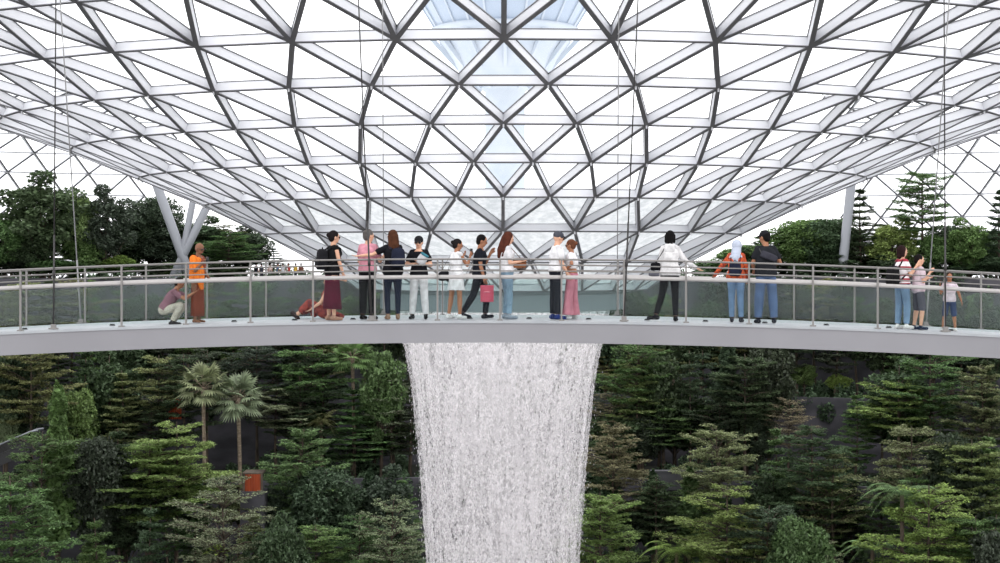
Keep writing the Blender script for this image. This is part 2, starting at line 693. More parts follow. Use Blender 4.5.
# ================================================================== WATERFALL
def water_mat(name, dens, sx, sz, white=.93, lo=.42, hi=.6):
    m = bpy.data.materials.new(name)
    m.use_nodes = True
    nt = m.node_tree
    N = nt.nodes
    L = nt.links
    N.clear()
    out = N.new('ShaderNodeOutputMaterial')
    tc = N.new('ShaderNodeTexCoord')
    mp = N.new('ShaderNodeMapping')
    mp.inputs['Scale'].default_value = (sx, sx, sz)
    nz = N.new('ShaderNodeTexNoise')
    nz.inputs['Scale'].default_value = 1.
    nz.inputs['Detail'].default_value = 4
    nz.inputs['Roughness'].default_value = .75
    mp2 = N.new('ShaderNodeMapping')
    mp2.inputs['Scale'].default_value = (3.0, 3.0, .22)
    nz2 = N.new('ShaderNodeTexNoise')
    nz2.inputs['Scale'].default_value = 1.
    nz2.inputs['Detail'].default_value = 3
    L.new(tc.outputs['Object'], mp.inputs[0]); L.new(mp.outputs[0], nz.inputs['Vector'])
    L.new(tc.outputs['Object'], mp2.inputs[0]); L.new(mp2.outputs[0], nz2.inputs['Vector'])
    ad = N.new('ShaderNodeMath'); ad.operation = 'MULTIPLY_ADD'
    L.new(nz2.outputs[0], ad.inputs[0]); ad.inputs[1].default_value = .35
    L.new(nz.outputs[0], ad.inputs[2])
    mr = N.new('ShaderNodeMapRange')
    mr.inputs['From Min'].default_value = lo+.175
    mr.inputs['From Max'].default_value = hi+.175
    mr.inputs['To Min'].default_value = 0
    mr.inputs['To Max'].default_value = dens
    L.new(ad.outputs[0], mr.inputs[0])
    t = N.new('ShaderNodeBsdfTransparent')
    d = N.new('ShaderNodeBsdfDiffuse'); d.inputs[0].default_value = (white, white*.972, white*.985, 1)
    tl = N.new('ShaderNodeBsdfTranslucent'); tl.inputs[0].default_value = (white, white*.972, white*.985, 1)
    mx = N.new('ShaderNodeMixShader'); mx.inputs[0].default_value = .45
    L.new(d.outputs[0], mx.inputs[1]); L.new(tl.outputs[0], mx.inputs[2])
    m2 = N.new('ShaderNodeMixShader')
    L.new(mr.outputs[0], m2.inputs[0]); L.new(t.outputs[0], m2.inputs[1]); L.new(mx.outputs[0], m2.inputs[2])
    L.new(m2.outputs[0], out.inputs[0])
    return m


zo = zt-.95
wf = tag(empty('waterfall', (CX, DC, zo)), 'tall white column of falling water dropping from the opening in the roof', 'waterfall')
# radius of the falling column by photo height
RW = [(302, 108), (308, 107), (320, 101), (343, 96), (384, 88.5), (420, 84.5), (450, 81.5), (500, 77.5), (563, 73.5), (660, 69)]
for layer, (off, mat) in enumerate(((.16, water_mat('water_spray', .42, 8, 5.5, .95, .47, .58)), (-.1, water_mat('water_veil', .78, 7, 4.2, .97, .465, .54)),
                                    (-.7, water_mat('water_inner_veil', .42, 5, 3., .88, .46, .56)), (-2.2, water_mat('water_core', .4, 4.5, 2.6, .8, .46, .56)))):
    mb = MB()
    n = 180
    zs_ = np.array([CZ-(py-258)/F*DC for py, _ in RW][::-1]); rs_ = np.array([hw/F*DC/math.sqrt(1+(hw/F)**2) for _, hw in RW][::-1])
    zz_ = np.linspace(.2, zo-.02, 90)
    rr_ = np.interp(zz_, zs_, rs_)
    rr_ = np.convolve(np.pad(rr_, 4, 'edge'), np.ones(9)/9, 'valid')+off
    pr2 = [(float(r_), float(z_)) for r_, z_ in zip(rr_[::-1], zz_[::-1])]
    rg = []
    rnd = random.Random(layer)
    jit = [rnd.uniform(-.07, .07) for _ in range(n)]
    for r, z in pr2:
        row_ = []
        for k in range(n):
            q = r+jit[k]*.6+rnd.uniform(-.05, .05)
            row_.append((q*math.sin(2*PI*k/n), -q*math.cos(2*PI*k/n), z-zo))
        rg.append(row_)
    mb.loft(rg, False)
    mb.build('water_sheet', mat, wf, True)
# loose drops around the column
rng = np.random.default_rng(5)
n = 26000
zz = rng.uniform(.5, zo-.6, n)
zs = np.array([CZ-(py-258)/F*DC for py, _ in RW][::-1]); rs = np.array([hw/F*DC for _, hw in RW][::-1])
rr = np.interp(zz, zs, rs)+rng.exponential(.11, n)-.05
th = rng.uniform(-PI, PI, n)
c = np.stack([rr*np.sin(th), -rr*np.cos(th), zz-zo], 1)
h = rng.uniform(.03, .10, n)[:, None]; w = rng.uniform(.005, .013, n)[:, None]
ex = np.array([[1, 0, 0]]); ey = np.array([[0, 1, 0]]); ez = np.array([[0, 0, 1]])
V = np.stack([c+h*ez, c+w*ex, c+w*ey, c-w*ex, c-w*ey, c-h*ez], 1).reshape(-1, 3)
base = (np.arange(n)*6)[:, None]
T = np.concatenate([base+np.array([[0, 1, 2]]), base+np.array([[0, 2, 3]]), base+np.array([[0, 3, 4]]), base+np.array([[0, 4, 1]]),
                    base+np.array([[5, 2, 1]]), base+np.array([[5, 3, 2]]), base+np.array([[5, 4, 3]]), base+np.array([[5, 1, 4]])])
o = from_arrays('water_drops', V, T, principled('water_drop', (245, 243, 245), .3), wf)
tag(o, kind='stuff')


# ================================================================== COLUMNS AND TOWER
def column(a, b, r0, r1, label, Y):
    p, q = W(a[0], a[1], Y), W(b[0], b[1], Y)
    p2 = Vector((p.x, p.y, STEPS[-1][1]))
    e = empty('roof_column', p2)
    tag(e, label, 'column', 'slanting columns carrying the roof')
    # continue down to the terrace along its slope
    d = (q-p)
    t = (p2.z-p.z)/d.z
    foot = p+d*t
    e.location = foot
    MB().tube([foot-foot, (p-foot), q-foot], [r0, r0, r1], 20).build('shaft', M['column'], e, True)
    u = d.normalized()
    MB().tube([q-foot-u*.1, q-foot+u*.35], [r1*1.15, r1*.5], 16).build('head_joint', M['column'], e, True)
    MB().tube([Vector((0, 0, -.1)), u*.5], [r0*1.3, r0*1.25], 16).build('base_collar', M['column'], e, True)


column((181, 252), (155, 180), .42, .42, 'thick pale grey column leaning left under the roof edge, behind the trees', 154)
column((183, 252), (197, 180), .30, .30, 'slim pale column standing nearly upright in the middle of the V behind the monk', 154)
column((185, 252), (214, 192), .36, .36, 'pale grey column leaning right up to the roof edge, above the monk', 154)
column((843, 262), (852, 176), .42, .42, 'pale grey column seen among the trees right of the roof funnel', 154)

TY = 420.
tw = tag(empty('control_tower', (W(505, 0, TY).x, TY, 0)), 'pale control tower with a flared round cabin, seen through the roof glass', 'tower')
m_tw = noisy('tower_concrete', (190, 197, 206), (178, 188, 199), scale=.15, rough=.7)
m_tg = principled('tower_glass', (164, 177, 194), .3)
k = TY/F


def tz(py): return CZ-(py-258)*k


prof = [(20, tz(290)), (20, tz(92)), (26, tz(88)), (42, tz(80)), (52, tz(60)), (68, tz(38)), (74, tz(36)), (74, tz(30)), (70, tz(28))]
mb = MB(); revolve(mb, [(r*k, z) for r, z in prof], 48, 0, 0, 2*PI, 0, 0); mb.build('tower_shaft', m_tw, tw, True)
mb = MB(); revolve(mb, [(r*k, z) for r, z in [(70, tz(28)), (82, tz(8)), (84, tz(6))]], 48, 0, 0, 2*PI, 0, 0); mb.build('cabin_window', m_tg, tw, True)
mb = MB(); revolve(mb, [(r*k, z) for r, z in [(84, tz(6)), (88, tz(2)), (88, tz(-4)), (70, tz(-14)), (30, tz(-22)), (.1, tz(-24))]], 48, 0, 0, 2*PI, 0, 0); mb.build('cabin_roof', m_tw, tw, True)
mb = MB()
for a in range(24):
    t = 2*PI*a/24
    mb.bar((69.5*k*math.sin(t), -69.5*k*math.cos(t), tz(28)), (83*k*math.sin(t), -83*k*math.cos(t), tz(6)), (math.sin(t), -math.cos(t), 0), .5, 0, .4)
for a in range(12):
    t = 2*PI*a/12
    mb.bar((26*k*math.sin(t), -26*k*math.cos(t), tz(88)), (52*k*math.sin(t), -52*k*math.cos(t), tz(60)), (math.sin(t), -math.cos(t), 0), .8, -.2, .9)
    mb.bar((52*k*math.sin(t), -52*k*math.cos(t), tz(60)), (74*k*math.sin(t), -74*k*math.cos(t), tz(36)), (math.sin(t), -math.cos(t), 0), .8, -.2, .9)
mb.build('cabin_rib', m_tw, tw)
for cch in tw.children:
    cch.location = (0, 0, 0)

# ================================================================== PEOPLE
def V3(*a): return Vector(a)


def baked(mb, name, mats, voxel, parent=None, smooth_it=2):
    """fuse the overlapping pieces of mb into one continuous skin"""
    me = mb.mesh('tmp', mats)
    o = bpy.data.objects.new('tmp', me)
    COL.objects.link(o)
    r = o.modifiers.new('r', 'REMESH'); r.mode = 'VOXEL'; r.voxel_size = voxel; r.use_smooth_shade = True
    if smooth_it:
        s = o.modifiers.new('s', 'SMOOTH'); s.iterations = smooth_it; s.factor = .5
    dg = bpy.context.evaluated_depsgraph_get()
    m2 = bpy.data.meshes.new_from_object(o.evaluated_get(dg))
    COL.objects.unlink(o)
    bpy.data.objects.remove(o)
    m2.name = name
    if not len(m2.materials):
        m2.materials.append(mats if not isinstance(mats, (list, tuple)) else mats[0])
    m2.polygons.foreach_set('use_smooth', [True]*len(m2.polygons))
    return link(bpy.data.objects.new(name, m2), parent)


def limb(mb, p, q, r0, r1, n=12, bulge=0., flat=1.):
    """tapered limb with rounded ends"""
    p, q = Vector(p), Vector(q)
    d = (q-p).normalized()
    pts, rad = [], []
    for t in (-.98, -.8, -.45):
        pts.append(p+d*r0*t); rad.append(r0*math.sqrt(1-t*t))
    for t in (0, .2, .4, .6, .8, 1.):
        pts.append(p+(q-p)*t); rad.append(r0+(r1-r0)*t+bulge*math.sin(PI*min(1, t*1.5)))
    for t in (.45, .8, .98):
        pts.append(q+d*r1*t); rad.append(r1*math.sqrt(1-t*t))
    mb.tube(pts, rad, n)


def frame(up, right=Vector((1, 0, 0))):
    u = up.normalized()
    r = (right-u*right.dot(u)).normalized()
    f = u.cross(r)          # forward = up x right : z x x = y
    return r, f, u


def ell(c, r, f, a, b, n=20, p=1.):
    return [c+r*(a*math.copysign(abs(math.cos(t))**p, math.cos(t)))+f*(b*math.copysign(abs(math.sin(t))**p, math.sin(t))) for t in (2*PI*k/n for k in range(n))]


def person(px, D, H, face, pose, look, label, voxel=.0065):
    """face: degrees, 0 = back to the camera, -90 = looking right in the photo, 90 = left, 180 = to the camera"""
    S = H/1.70*1.03
    HS = 1.10          # heads as large as the photo shows them
    x = (px-500)*D/F
    on_bridge = D < 60
    z = zdeck(x)+.022 if on_bridge else ground(x, D)
    P = pose
    fem = look.get('fem', False)
    lean = Vector(P.get('torso', (0, .03, 1))).normalized()
    yaw = math.radians(P.get('yaw', 0))
    sr = Vector((math.cos(yaw), math.sin(yaw), 0))
    legs = P.get('legs', (((.02, .02, -1), (.0, -.02, -1)), ((-.02, -.02, -1), (0, -.05, -1))))
    # pelvis height so that the lower ankle stands on the ground
    TH, SH = .415, .40
    hips = [V3(.085, 0, 0), V3(-.085, 0, 0)]
    ank = []
    for hpt, (a, b) in zip(hips, legs):
        kn = hpt+Vector(a).normalized()*TH
        an = kn+Vector(b).normalized()*SH
        ank.append((kn, an))
    low = min(a[1].z for a in ank)
    heel = P.get('heel', .085)
    pz = P.get('pelvis', heel-low)
    root = V3(0, 0, pz)
    r, f, u = frame(lean)
    sr2 = (sr-u*sr.dot(u)).normalized()
    sf2 = u.cross(sr2)
    wm = .88 if fem else 1.
    hipw = 1.04 if fem else 1.

    def tp(t): return root+u*(t*.54)

    def torso(mb, g=0., t0=-.12, t1=1., loose=0.):
        secs = [(-.12, .10*hipw, .075), (-.06, .15*hipw, .105), (.05, .165*hipw, .118), (.18, .155*hipw, .11), (.36, .128*(wm+.03), .095), (.55, .150*wm, .108+(.012 if fem else 0)),
                (.72, .168*wm, .115+(.018 if fem else 0)), (.85, .165*wm, .10), (.93, .12*wm, .075), (1.0, .06, .058)]
        fat = look.get('fat', 1.)
        rings = []
        ts = [s for s in secs if t0-1e-6 <= s[0] <= t1+1e-6]
        for t, a, b in ts:
            k = max(0., min(1., (t-.2)/.5))
            rr = (r*(1-k)+sr2*k).normalized()
            ff = u.cross(rr)
            lo = loose*(1.-abs(t-.3)*1.1) if t < .75 else 0
            rings.append(ell(tp(t)+ff*(.012 if t > .6 else 0), rr, ff, a*fat+g+lo, b*fat+g+lo, 22))
        mb.loft(rings)

    shp = [tp(.885)+sr2*.17*wm, tp(.885)-sr2*.17*wm]
    arms = P.get('arms', (((.12, 0, -1), (.08, .15, -1)), ((-.12, 0, -1), (-.08, .15, -1))))
    UA, FA = .275, .245
    el, wr = [], []
    for s, (a, b) in zip(shp, arms):
        e = s+Vector(a).normalized()*UA
        el.append(e); wr.append(e+Vector(b).normalized()*FA)
    # head
    hd = Vector(P.get('head', (0, .12, 1))).normalized()
    hyaw = math.radians(P.get('hyaw', 0))
    nb = tp(1.0)
    neck_top = nb+(hd+u).normalized()*.048
    hc = neck_top+hd*.105
    hr, hf, hu = frame(hd, Vector((math.cos(hyaw), math.sin(hyaw), 0)))
    HM = Matrix((hr, hf, hu)).transposed()

    body = MB()
    torso(body)
    limb(body, nb-u*.03, neck_top+hd*.04, .056 if fem else .064, .054)
    for s_ in shp: limb(body, nb-u*.03, s_+(nb-s_)*.25, .042, .034)
    h0_ = len(body.v)
    body.ball(hc+hu*.018, (.074, .092, .098), 16, 12, HM)
    body.ball(hc-hu*.045+hf*.022, (.056, .066, .062), 14, 10, HM)
    body.ball(hc+hf*.094-hu*.012, (.011, .02, .022), 8, 6, HM)
    for s in (1, -1):
        body.ball(hc+hr*.075*s-hu*.005, (.011, .02, .03), 8, 6, HM)
        body.ball(hc+hr*.033*s+hf*.078+hu*.02, (.016, .012, .008), 8, 6, HM)
    for q_ in range(h0_, len(body.v)): body.v[q_] = tuple(hc+(Vector(body.v[q_])-hc)*HS)
    for i in (0, 1):
        s = 1 if i == 0 else -1
        m_ = .9 if fem else 1.
        limb(body, shp[i]-sr2*.02*s, el[i], .052*m_, .038*m_, bulge=.003)
        limb(body, el[i], wr[i], .038*m_, .026*m_, bulge=.004)
        # hand: palm, four unequal fingers bent at the knuckle, a thumb from the side of the palm
        fd = (wr[i]-el[i]).normalized()
        hnd = Vector(P.get('hand', (fd, fd))[i]).normalized() if 'hand' in P else fd
        side = hnd.cross(Vector((0, 0, 1)) if abs(hnd.z) < .8 else Vector((0, 1, 0))).normalized()
        nrm = side.cross(hnd).normalized()
        if abs(hnd.z) > .8:
            side, nrm = Vector((0, 1, 0)), Vector((-s, 0, 0))
        k0 = wr[i]+hnd*.045
        body.box(wr[i]+hnd*.045, (.074, .085, .024), Matrix((side, hnd, nrm)).transposed())
        curl = P.get('curl', .5)
        for q, (off, ln) in enumerate(((.03, .066), (.010, .075), (-.011, .070), (-.031, .055))):
            b0 = wr[i]+hnd*.08+side*off
            b1 = b0+(hnd+nrm*curl*.5+side*off*2).normalized()*ln*.55
            b2 = b1+(hnd+nrm*curl*1.6).normalized()*ln*.5
            limb(body, b0, b1, .0088, .008, 8)
            limb(body, b1, b2, .008, .0065, 8)
        t0 = wr[i]+hnd*.03+side*.034
        t1 = t0+(hnd*.6+side*.7+nrm*.2).normalized()*.038
        limb(body, t0, t1, .0115, .0095, 8)
        limb(body, t1, t1+(hnd*.95+side*.1+nrm*.3).normalized()*.032, .0095, .0075, 8)
        kn, an = ank[i][0]+root, ank[i][1]+root
        limb(body, hips[i]+root, kn, .083*(1.02 if fem else 1), .052, bulge=.006)
        limb(body, kn, an, .051, .035, bulge=.010)
        toe = Vector(P.get('toe', ((.12, 1, 0), (-.12, 1, 0)))[i])
        toe.normalize()
        hz = -.035
        limb(body, an+V3(0, 0, hz)-toe*.035, an+V3(0, 0, hz-.012)+toe*.13, .036, .026)
    skin = M[look.get('skin', 'skin')]
    e = empty('person', (x, D, z), math.radians(face))
    e.scale = (S, S, S)
    tag(e, label, 'person')
    if 'group' in look: e['group'] = look['group']
    baked(body, 'body', skin, voxel, e)
    lod = voxel < .01
    if lod:
        for s in (1, -1):
            MB().ball(hc+hr*.031*s+hf*.087+hu*.008, (.011, .008, .007), 8, 6, HM).build('eye', M['eye'], e, True)
        MB().ball(hc+hf*.085-hu*.05, (.024, .009, .007), 10, 6, HM).build('mouth', M['lip'], e, True)
    cv = max(voxel*1.4, .009)
    # --- trousers, shorts or skirt
    lc = look.get('legs')
    if lc:
        kind, col = lc[0], lc[1]
        mb = MB()
        if kind in ('trousers', 'jeans', 'shorts', 'wide'):
            torso(mb, .014, -.12, .20)
            for i in (0, 1):
                kn, an = ank[i][0]+root, ank[i][1]+root
                hp = hips[i]+root
                if kind == 'shorts':
                    limb(mb, hp, hp+(kn-hp)*.96, .098, .084)
                elif kind == 'wide':
                    limb(mb, hp, kn, .100, .088)
                    d = (an-kn)
                    mb.tube([kn-d*.05, kn+d*.3, kn+d*.98], [.088, .10, .135], 16)
                else:
                    w_ = lc[2] if len(lc) > 2 else 1.
                    limb(mb, hp, kn, .096, .064*w_+.003, bulge=.004)
                    d = (an-kn)
                    mb.tube([kn-d*.06, kn+d*.3, kn+d*.94], [.064*w_+.003, .066*w_, .052*w_], 14)
        elif kind == 'skirt':
            L_ = lc[2]
            n = 44
            rings = []
            for t in (0, .06, .2, .4, .6, .8, 1.0):
                w_ = .150+.10*t*lc[3]; dp = .118+.10*t*lc[3]
                c_ = tp(.22)-V3(0, 0, 1)*L_*t
                ring = []
                for k in range(n):
                    a = 2*PI*k/n
                    pl = 1+.045*t*math.sin(a*11)
                    ring.append(c_+r*math.cos(a)*w_*pl+f*math.sin(a)*dp*pl)
                rings.append(ring)
            mb.loft(rings)
        m_ = fabric('cloth', col)
        if kind == 'skirt' and L_ > .5:
            mb.build('skirt', m_, e, True)
        else:
            baked(mb, {'jeans': 'jeans', 'shorts': 'shorts', 'skirt': 'skirt'}.get(kind, 'trousers'), m_, cv, e, 2)
    # --- top
    tc = look.get('top')
    if tc:
        kind, col = tc[0], tc[1]
        hem = tc[2] if len(tc) > 2 else -.02
        loose = tc[3] if len(tc) > 3 else .006
        mb = MB()
        torso(mb, .017, hem, .93, loose)
        mb.loft([ell(tp(.90), sr2, sf2, .125*wm, .085), ell(tp(.985), sr2, sf2, .070, .066)])
        for i in (0, 1):
            s = 1 if i == 0 else -1
            limb(mb, nb-u*.022+(shp[i]-nb)*.22, shp[i]+(nb-shp[i])*.15, .052, .062)
            if kind == 'sleeveless':
                mb.ball(shp[i]-sr2*.045*s, (.055, .06, .055), 12, 8)
            elif kind == 'short':
                limb(mb, shp[i]-sr2*.03*s, shp[i]+(el[i]-shp[i])*.55, .066, .064)
            elif kind == 'long':
                limb(mb, shp[i]-sr2*.03*s, el[i], .066, .054)
                limb(mb, el[i], wr[i]-(wr[i]-el[i])*.05, .052, .042)
        m_ = tc[4] if len(tc) > 4 else fabric('cloth', col)
        baked(mb, {'sleeveless': 'top', 'short': 'shirt', 'long': 'top'}[kind], m_, cv, e, 2)
    # --- shoes
    sh = look.get('shoes')
    if sh and lod:
        for i in (0, 1):
            an = ank[i][1]+root
            toe = Vector(P.get('toe', ((.12, 1, 0), (-.12, 1, 0)))[i])
            toe.normalize()
            mb = MB()
            limb(mb, an+V3(0, 0, -.040)-toe*.04, an+V3(0, 0, -.050)+toe*.145, .043, .034)
            if look.get('ankle', True): limb(mb, an+V3(0, 0, .0), an+V3(0, 0, -.04), .042, .044)
            baked(mb, 'shoe', fabric('shoe', sh), .008, e, 1)
    # --- hair, caps, scarves
    for hk in look.get('hair', ()):
        kind, col = hk[0], hk[1]
        mb = MB()
        if kind in ('short', 'bob', 'long', 'bun', 'pony'):
            mb.ball(hc+hu*.034-hf*.014, (.083, .094, .092), 18, 12, HM)
            mb.ball(hc-hf*.042-hu*.005, (.074, .062, .08), 14, 10, HM)
            if kind == 'bob':
                for s in (1, -1): limb(mb, hc+hr*.062*s+hu*.03, hc+hr*.066*s-hu*.07-hf*.01, .034, .03)
                limb(mb, hc-hf*.05, hc-hf*.05-hu*.08, .06, .055)
            if kind == 'long':
                for s in (1, -1):
                    limb(mb, hc+hr*.055*s, hc+hr*.075*s-hu*.20-hf*.02, .04, .035)
                    limb(mb, hc+hr*.075*s-hu*.20-hf*.02, hc+hr*.085*s-hu*.33-hf*.045, .035, .018)
                limb(mb, hc-hf*.05, hc-hf*.075-hu*.24, .075, .07)
                limb(mb, hc-hf*.075-hu*.24, hc-hf*.08-hu*.36, .07, .03)
            if kind == 'bun':
                mb.ball(hc-hf*.105+hu*.03, (.042, .042, .042), 10, 8)
            if kind == 'pony':
                limb(mb, hc-hf*.09+hu*.03, hc-hf*.13-hu*.06, .034, .036)
                limb(mb, hc-hf*.13-hu*.06, hc-hf*.12-hu*.20, .034, .014)
            # carve the face free: keep only what lies behind the hairline
            o = baked(mb, 'hair', fabric('hair', col, .7), max(voxel, .008), e, 1)
            bm = bmesh.new(); bm.from_mesh(o.data)
            kill = [v for v in bm.verts if ((v.co-hc).dot(hf) > .062 and (v.co-hc).dot(hu) < .055)
                    or ((v.co-hc).dot(hf) > .018 and (v.co-hc).dot(hu) < .0 and abs((v.co-hc).dot(hr)) < .058)]
            bmesh.ops.delete(bm, geom=kill, context='VERTS')
            bm.to_mesh(o.data); bm.free()
            sl = o.modifiers.new('thick', 'SOLIDIFY'); sl.thickness = .006
        elif kind == 'cap':
            mb.ball(hc+hu*.045-hf*.006, (.086, .100, .082), 18, 12, HM)
            bd = hk[2] if len(hk) > 2 else 1
            br = []
            for k in range(9):
                a = PI*k/8
                br.append(hc+hu*(.045-.012*math.sin(a))+hr*.068*math.cos(a)+hf*bd*(.07+.085*math.sin(a)))
            mb.loft([[p+hu*.006 for p in br], [p-hu*.006 for p in br]])
            baked(mb, 'cap', fabric('cap', col), .007, e, 1)
        elif kind == 'hijab':
            mb.ball(hc+hu*.020-hf*.01, (.094, .104, .108), 18, 12, HM)
            limb(mb, hc-hu*.03, nb-u*.0, .088, .10)
            mb.loft([ell(tp(1.04), sr2, sf2, .085, .085), ell(tp(.9), sr2, sf2, .15, .105), ell(tp(.72)-sf2*.02, sr2, sf2, .12, .11)])
            limb(mb, tp(.85)-sf2*.09, tp(.55)-sf2*.11+sr2*.03, .07, .03)
            o = baked(mb, 'headscarf', fabric('scarf', col, .9), .008, e, 2)
            bm = bmesh.new(); bm.from_mesh(o.data)
            kill = [v for v in bm.verts if (v.co-hc).dot(hf) > .062 and abs((v.co-hc).dot(hr)) < .06 and -.08 < (v.co-hc).dot(hu) < .07]
            bmesh.ops.delete(bm, geom=kill, context='VERTS'); bm.to_mesh(o.data); bm.free()
        elif kind == 'glasses':
            for s in (1, -1):
                mb.ball(hc+hr*.034*s+hf*.092+hu*.008, (.027, .008, .02), 10, 6, HM)
                mb.tube([hc+hr*.06*s+hf*.085+hu*.012, hc+hr*.082*s-hf*.0+hu*.01], .0035, 6)
            mb.tube([hc-hr*.01+hf*.097+hu*.012, hc+hr*.01+hf*.097+hu*.012], .003, 6)
            mb.build('sunglasses', M['black'], e, True)
    for ch in e.children:
        if ch.name.split('.')[0] in ('eye', 'mouth', 'hair', 'cap', 'headscarf', 'sunglasses'):
            for v in ch.data.vertices: v.co = hc+(v.co-hc)*HS
    info = dict(e=e, root=root, tp=tp, r=r, f=f, u=u, sr=sr2, sf=sf2, el=el, wr=wr, sh=shp, hc=hc, hf=hf, hr=hr, hu=hu, S=S, ank=ank, nb=nb,
                mat=Matrix.LocRotScale(e.location, Quaternion((0, 0, 1), math.radians(face)), (S, S, S)), wm=wm)
    return info


def item(info, name, label, cat, anchor, parts):
    """a carried thing: its own top-level object, placed in the carrier's pose; parts = [(name, builder, material)]"""
    a = Vector(anchor)
    e = empty(name, info['mat'] @ a, 0)
    e.rotation_euler = info['e'].rotation_euler
    e.scale = info['e'].scale
    tag(e, label, cat)
    for nm, mb, mat in parts:
        mb.v = [tuple(Vector(v)-a) for v in mb.v]
        mb.build(nm, mat, e, True)
    return e


def rbox(mb, c, R, d, n=18):
    """rounded slab (superellipse loft) centred at c, R = (right, forward, up)"""
    r, f, u = R
    rings = []
    for t, k in ((-1, .72), (-.93, .9), (-.7, .98), (0, 1.03), (.6, .97), (.85, .86), (1, .55)):
        rings.append(ell(Vector(c)+u*d[2]/2*t, r, f, d[0]/2*k, d[1]/2*k, n, .6))
    mb.loft(rings)
    return mb


def backpack(I, label, col, size=(.28, .15, .40), t=.55, side=0.):
    c = I['tp'](t)-I['sf']*(.135+size[1]/2)+I['sr']*side
    R = (I['sr'], I['sf'], I['u'])
    m_ = fabric('pack_cloth', col)
    b = rbox(MB(), c, R, size)
    p = rbox(MB(), c-I['sf']*(size[1]/2)-I['u']*size[2]*.18, R, (size[0]*.75, .06, size[2]*.45))
    h = MB().tube([c+I['u']*size[2]*.48-I['sr']*.03, c+I['u']*(size[2]*.48+.04), c+I['u']*size[2]*.48+I['sr']*.03], .008, 6)
    parts = [('pack_body', b, m_), ('front_pocket', p, m_), ('carry_loop', h, m_)]
    for s in (1, -1):
        st = MB()
        pts = [c+I['sr']*s*.09+I['u']*size[2]*.42+I['sf']*size[1]*.4, I['tp'](.93)+I['sr']*s*.105*I['wm']-I['sf']*.06, I['tp'](.97)+I['sr']*s*.11*I['wm'],
               I['tp'](.90)+I['sr']*s*.115*I['wm']+I['sf']*.105, I['tp'](.70)+I['sr']*s*.125*I['wm']+I['sf']*.135, I['tp'](.50)+I['sr']*s*.165*I['wm']+I['sf']*.06, c+I['sr']*s*size[0]*.45-I['u']*size[2]*.3+I['sf']*.03]
        st.tube(pts, .016, 8)
        parts.append(('shoulder_strap', st, m_))
    return item(I, 'backpack', label, 'backpack', c-I['u']*size[2]/2, parts)


STAND = (((.02, .02, -1), (.0, -.02, -1)), ((-.02, -.02, -1), (0, -.05, -1)))
DN = ((.10, .02, -1), (.05, .12, -1))
DNL = ((-.10, .02, -1), (-.05, .12, -1))

# --- crouching man taking a picture of the monk
I = person(163.5, 35.7, 1.56, -90, dict(torso=(0, .52, .85), head=(0, .45, .9), pelvis=.30, toe=((.1, 1, 0), (-.1, 1, 0)),
           legs=(((.10, .93, .30), (.0, -.42, -.85)), ((-.12, .95, .22), (0, -.50, -.80))),
           arms=(((.05, .85, -.50), (-.1, .85, .50)), ((-.05, .85, -.45), (.12, .85, .50)))),
           dict(skin='skin_tan', hair=(('short', (30, 26, 24)),), top=('short', (138, 100, 112), -.02, .012), legs=('trousers', (190, 184, 170), 1.1), shoes=(60, 58, 60)),
           'person crouching in a mauve t-shirt and beige trousers, holding up a phone')
c = (I['wr'][0]+I['wr'][1])/2+V3(0, .10, .03)
item(I, 'phone', 'dark phone held up in both hands by the crouching person', 'phone', c, [('phone_case', MB().box(c, (.075, .012, .15)), M['black'])])

# --- the monk
m_robe = noisy('rust_robe', (132, 66, 46), (96, 48, 36), scale=6, rough=.9, stretch=(3, 3, .6))
I = person(197.5, 35.7, 1.60, -115, dict(torso=(0, .03, 1), head=(0, .22, 1), hyaw=0,
           arms=(((.25, .35, -1), (-.30, .65, .75)), ((-.12, .05, -1), (.25, .65, -.55)))),
           dict(skin='skin_brown', fat=1.06, legs=('skirt', (120, 62, 46), .86, .15), top=('short', (120, 62, 46), -.06, .012, m_robe),
                hair=(('glasses', (20, 20, 20)),)),
           'person with a shaved head in an orange and rust monk robe')
mb = MB()
# bright orange upper cloth draped diagonally over one shoulder
rg = []
for t, a, b in ((.02, .205, .155), (.25, .195, .15), (.5, .190, .145), (.72, .192, .145), (.88, .17, .125), (.96, .12, .095)):
    rg.append([p for p in ell(I['tp'](t)+I['sr']*(.02+.03*t), I['sr'], I['sf'], a, b, 24)])
mb.loft(rg)
limb(mb, I['sh'][0], I['sh'][0]+V3(.03, .04, -.20), .085, .09)
limb(mb, I['tp'](.05)+I['sr']*.08+I['sf']*.12, I['tp'](-.25)+I['sr']*.06+I['sf']*.15, .075, .05)
o = baked(mb, 'orange_robe', noisy('orange_robe', (226, 124, 40), (196, 98, 30), scale=7, rough=.9, stretch=(3, 3, .7)), .010, I['e'], 2)
bm = bmesh.new(); bm.from_mesh(o.data)
kill = [v for v in bm.verts if (v.co-I['tp'](.5)).dot(I['sr']) < -.16+.24*(v.co.z-I['root'].z)/.54]
bmesh.ops.delete(bm, geom=kill, context='VERTS'); bm.to_mesh(o.data); bm.free()
sl = o.modifiers.new('t', 'SOLIDIFY'); sl.thickness = .012
o['label'] = 'bright orange cloth over one shoulder'
c = I['wr'][0]+V3(-.02, .10, .05)
item(I, 'phone', 'dark phone held close to the face of the robed monk', 'phone', c, [('phone_case', MB().box(c, (.075, .012, .14)), M['black'])])

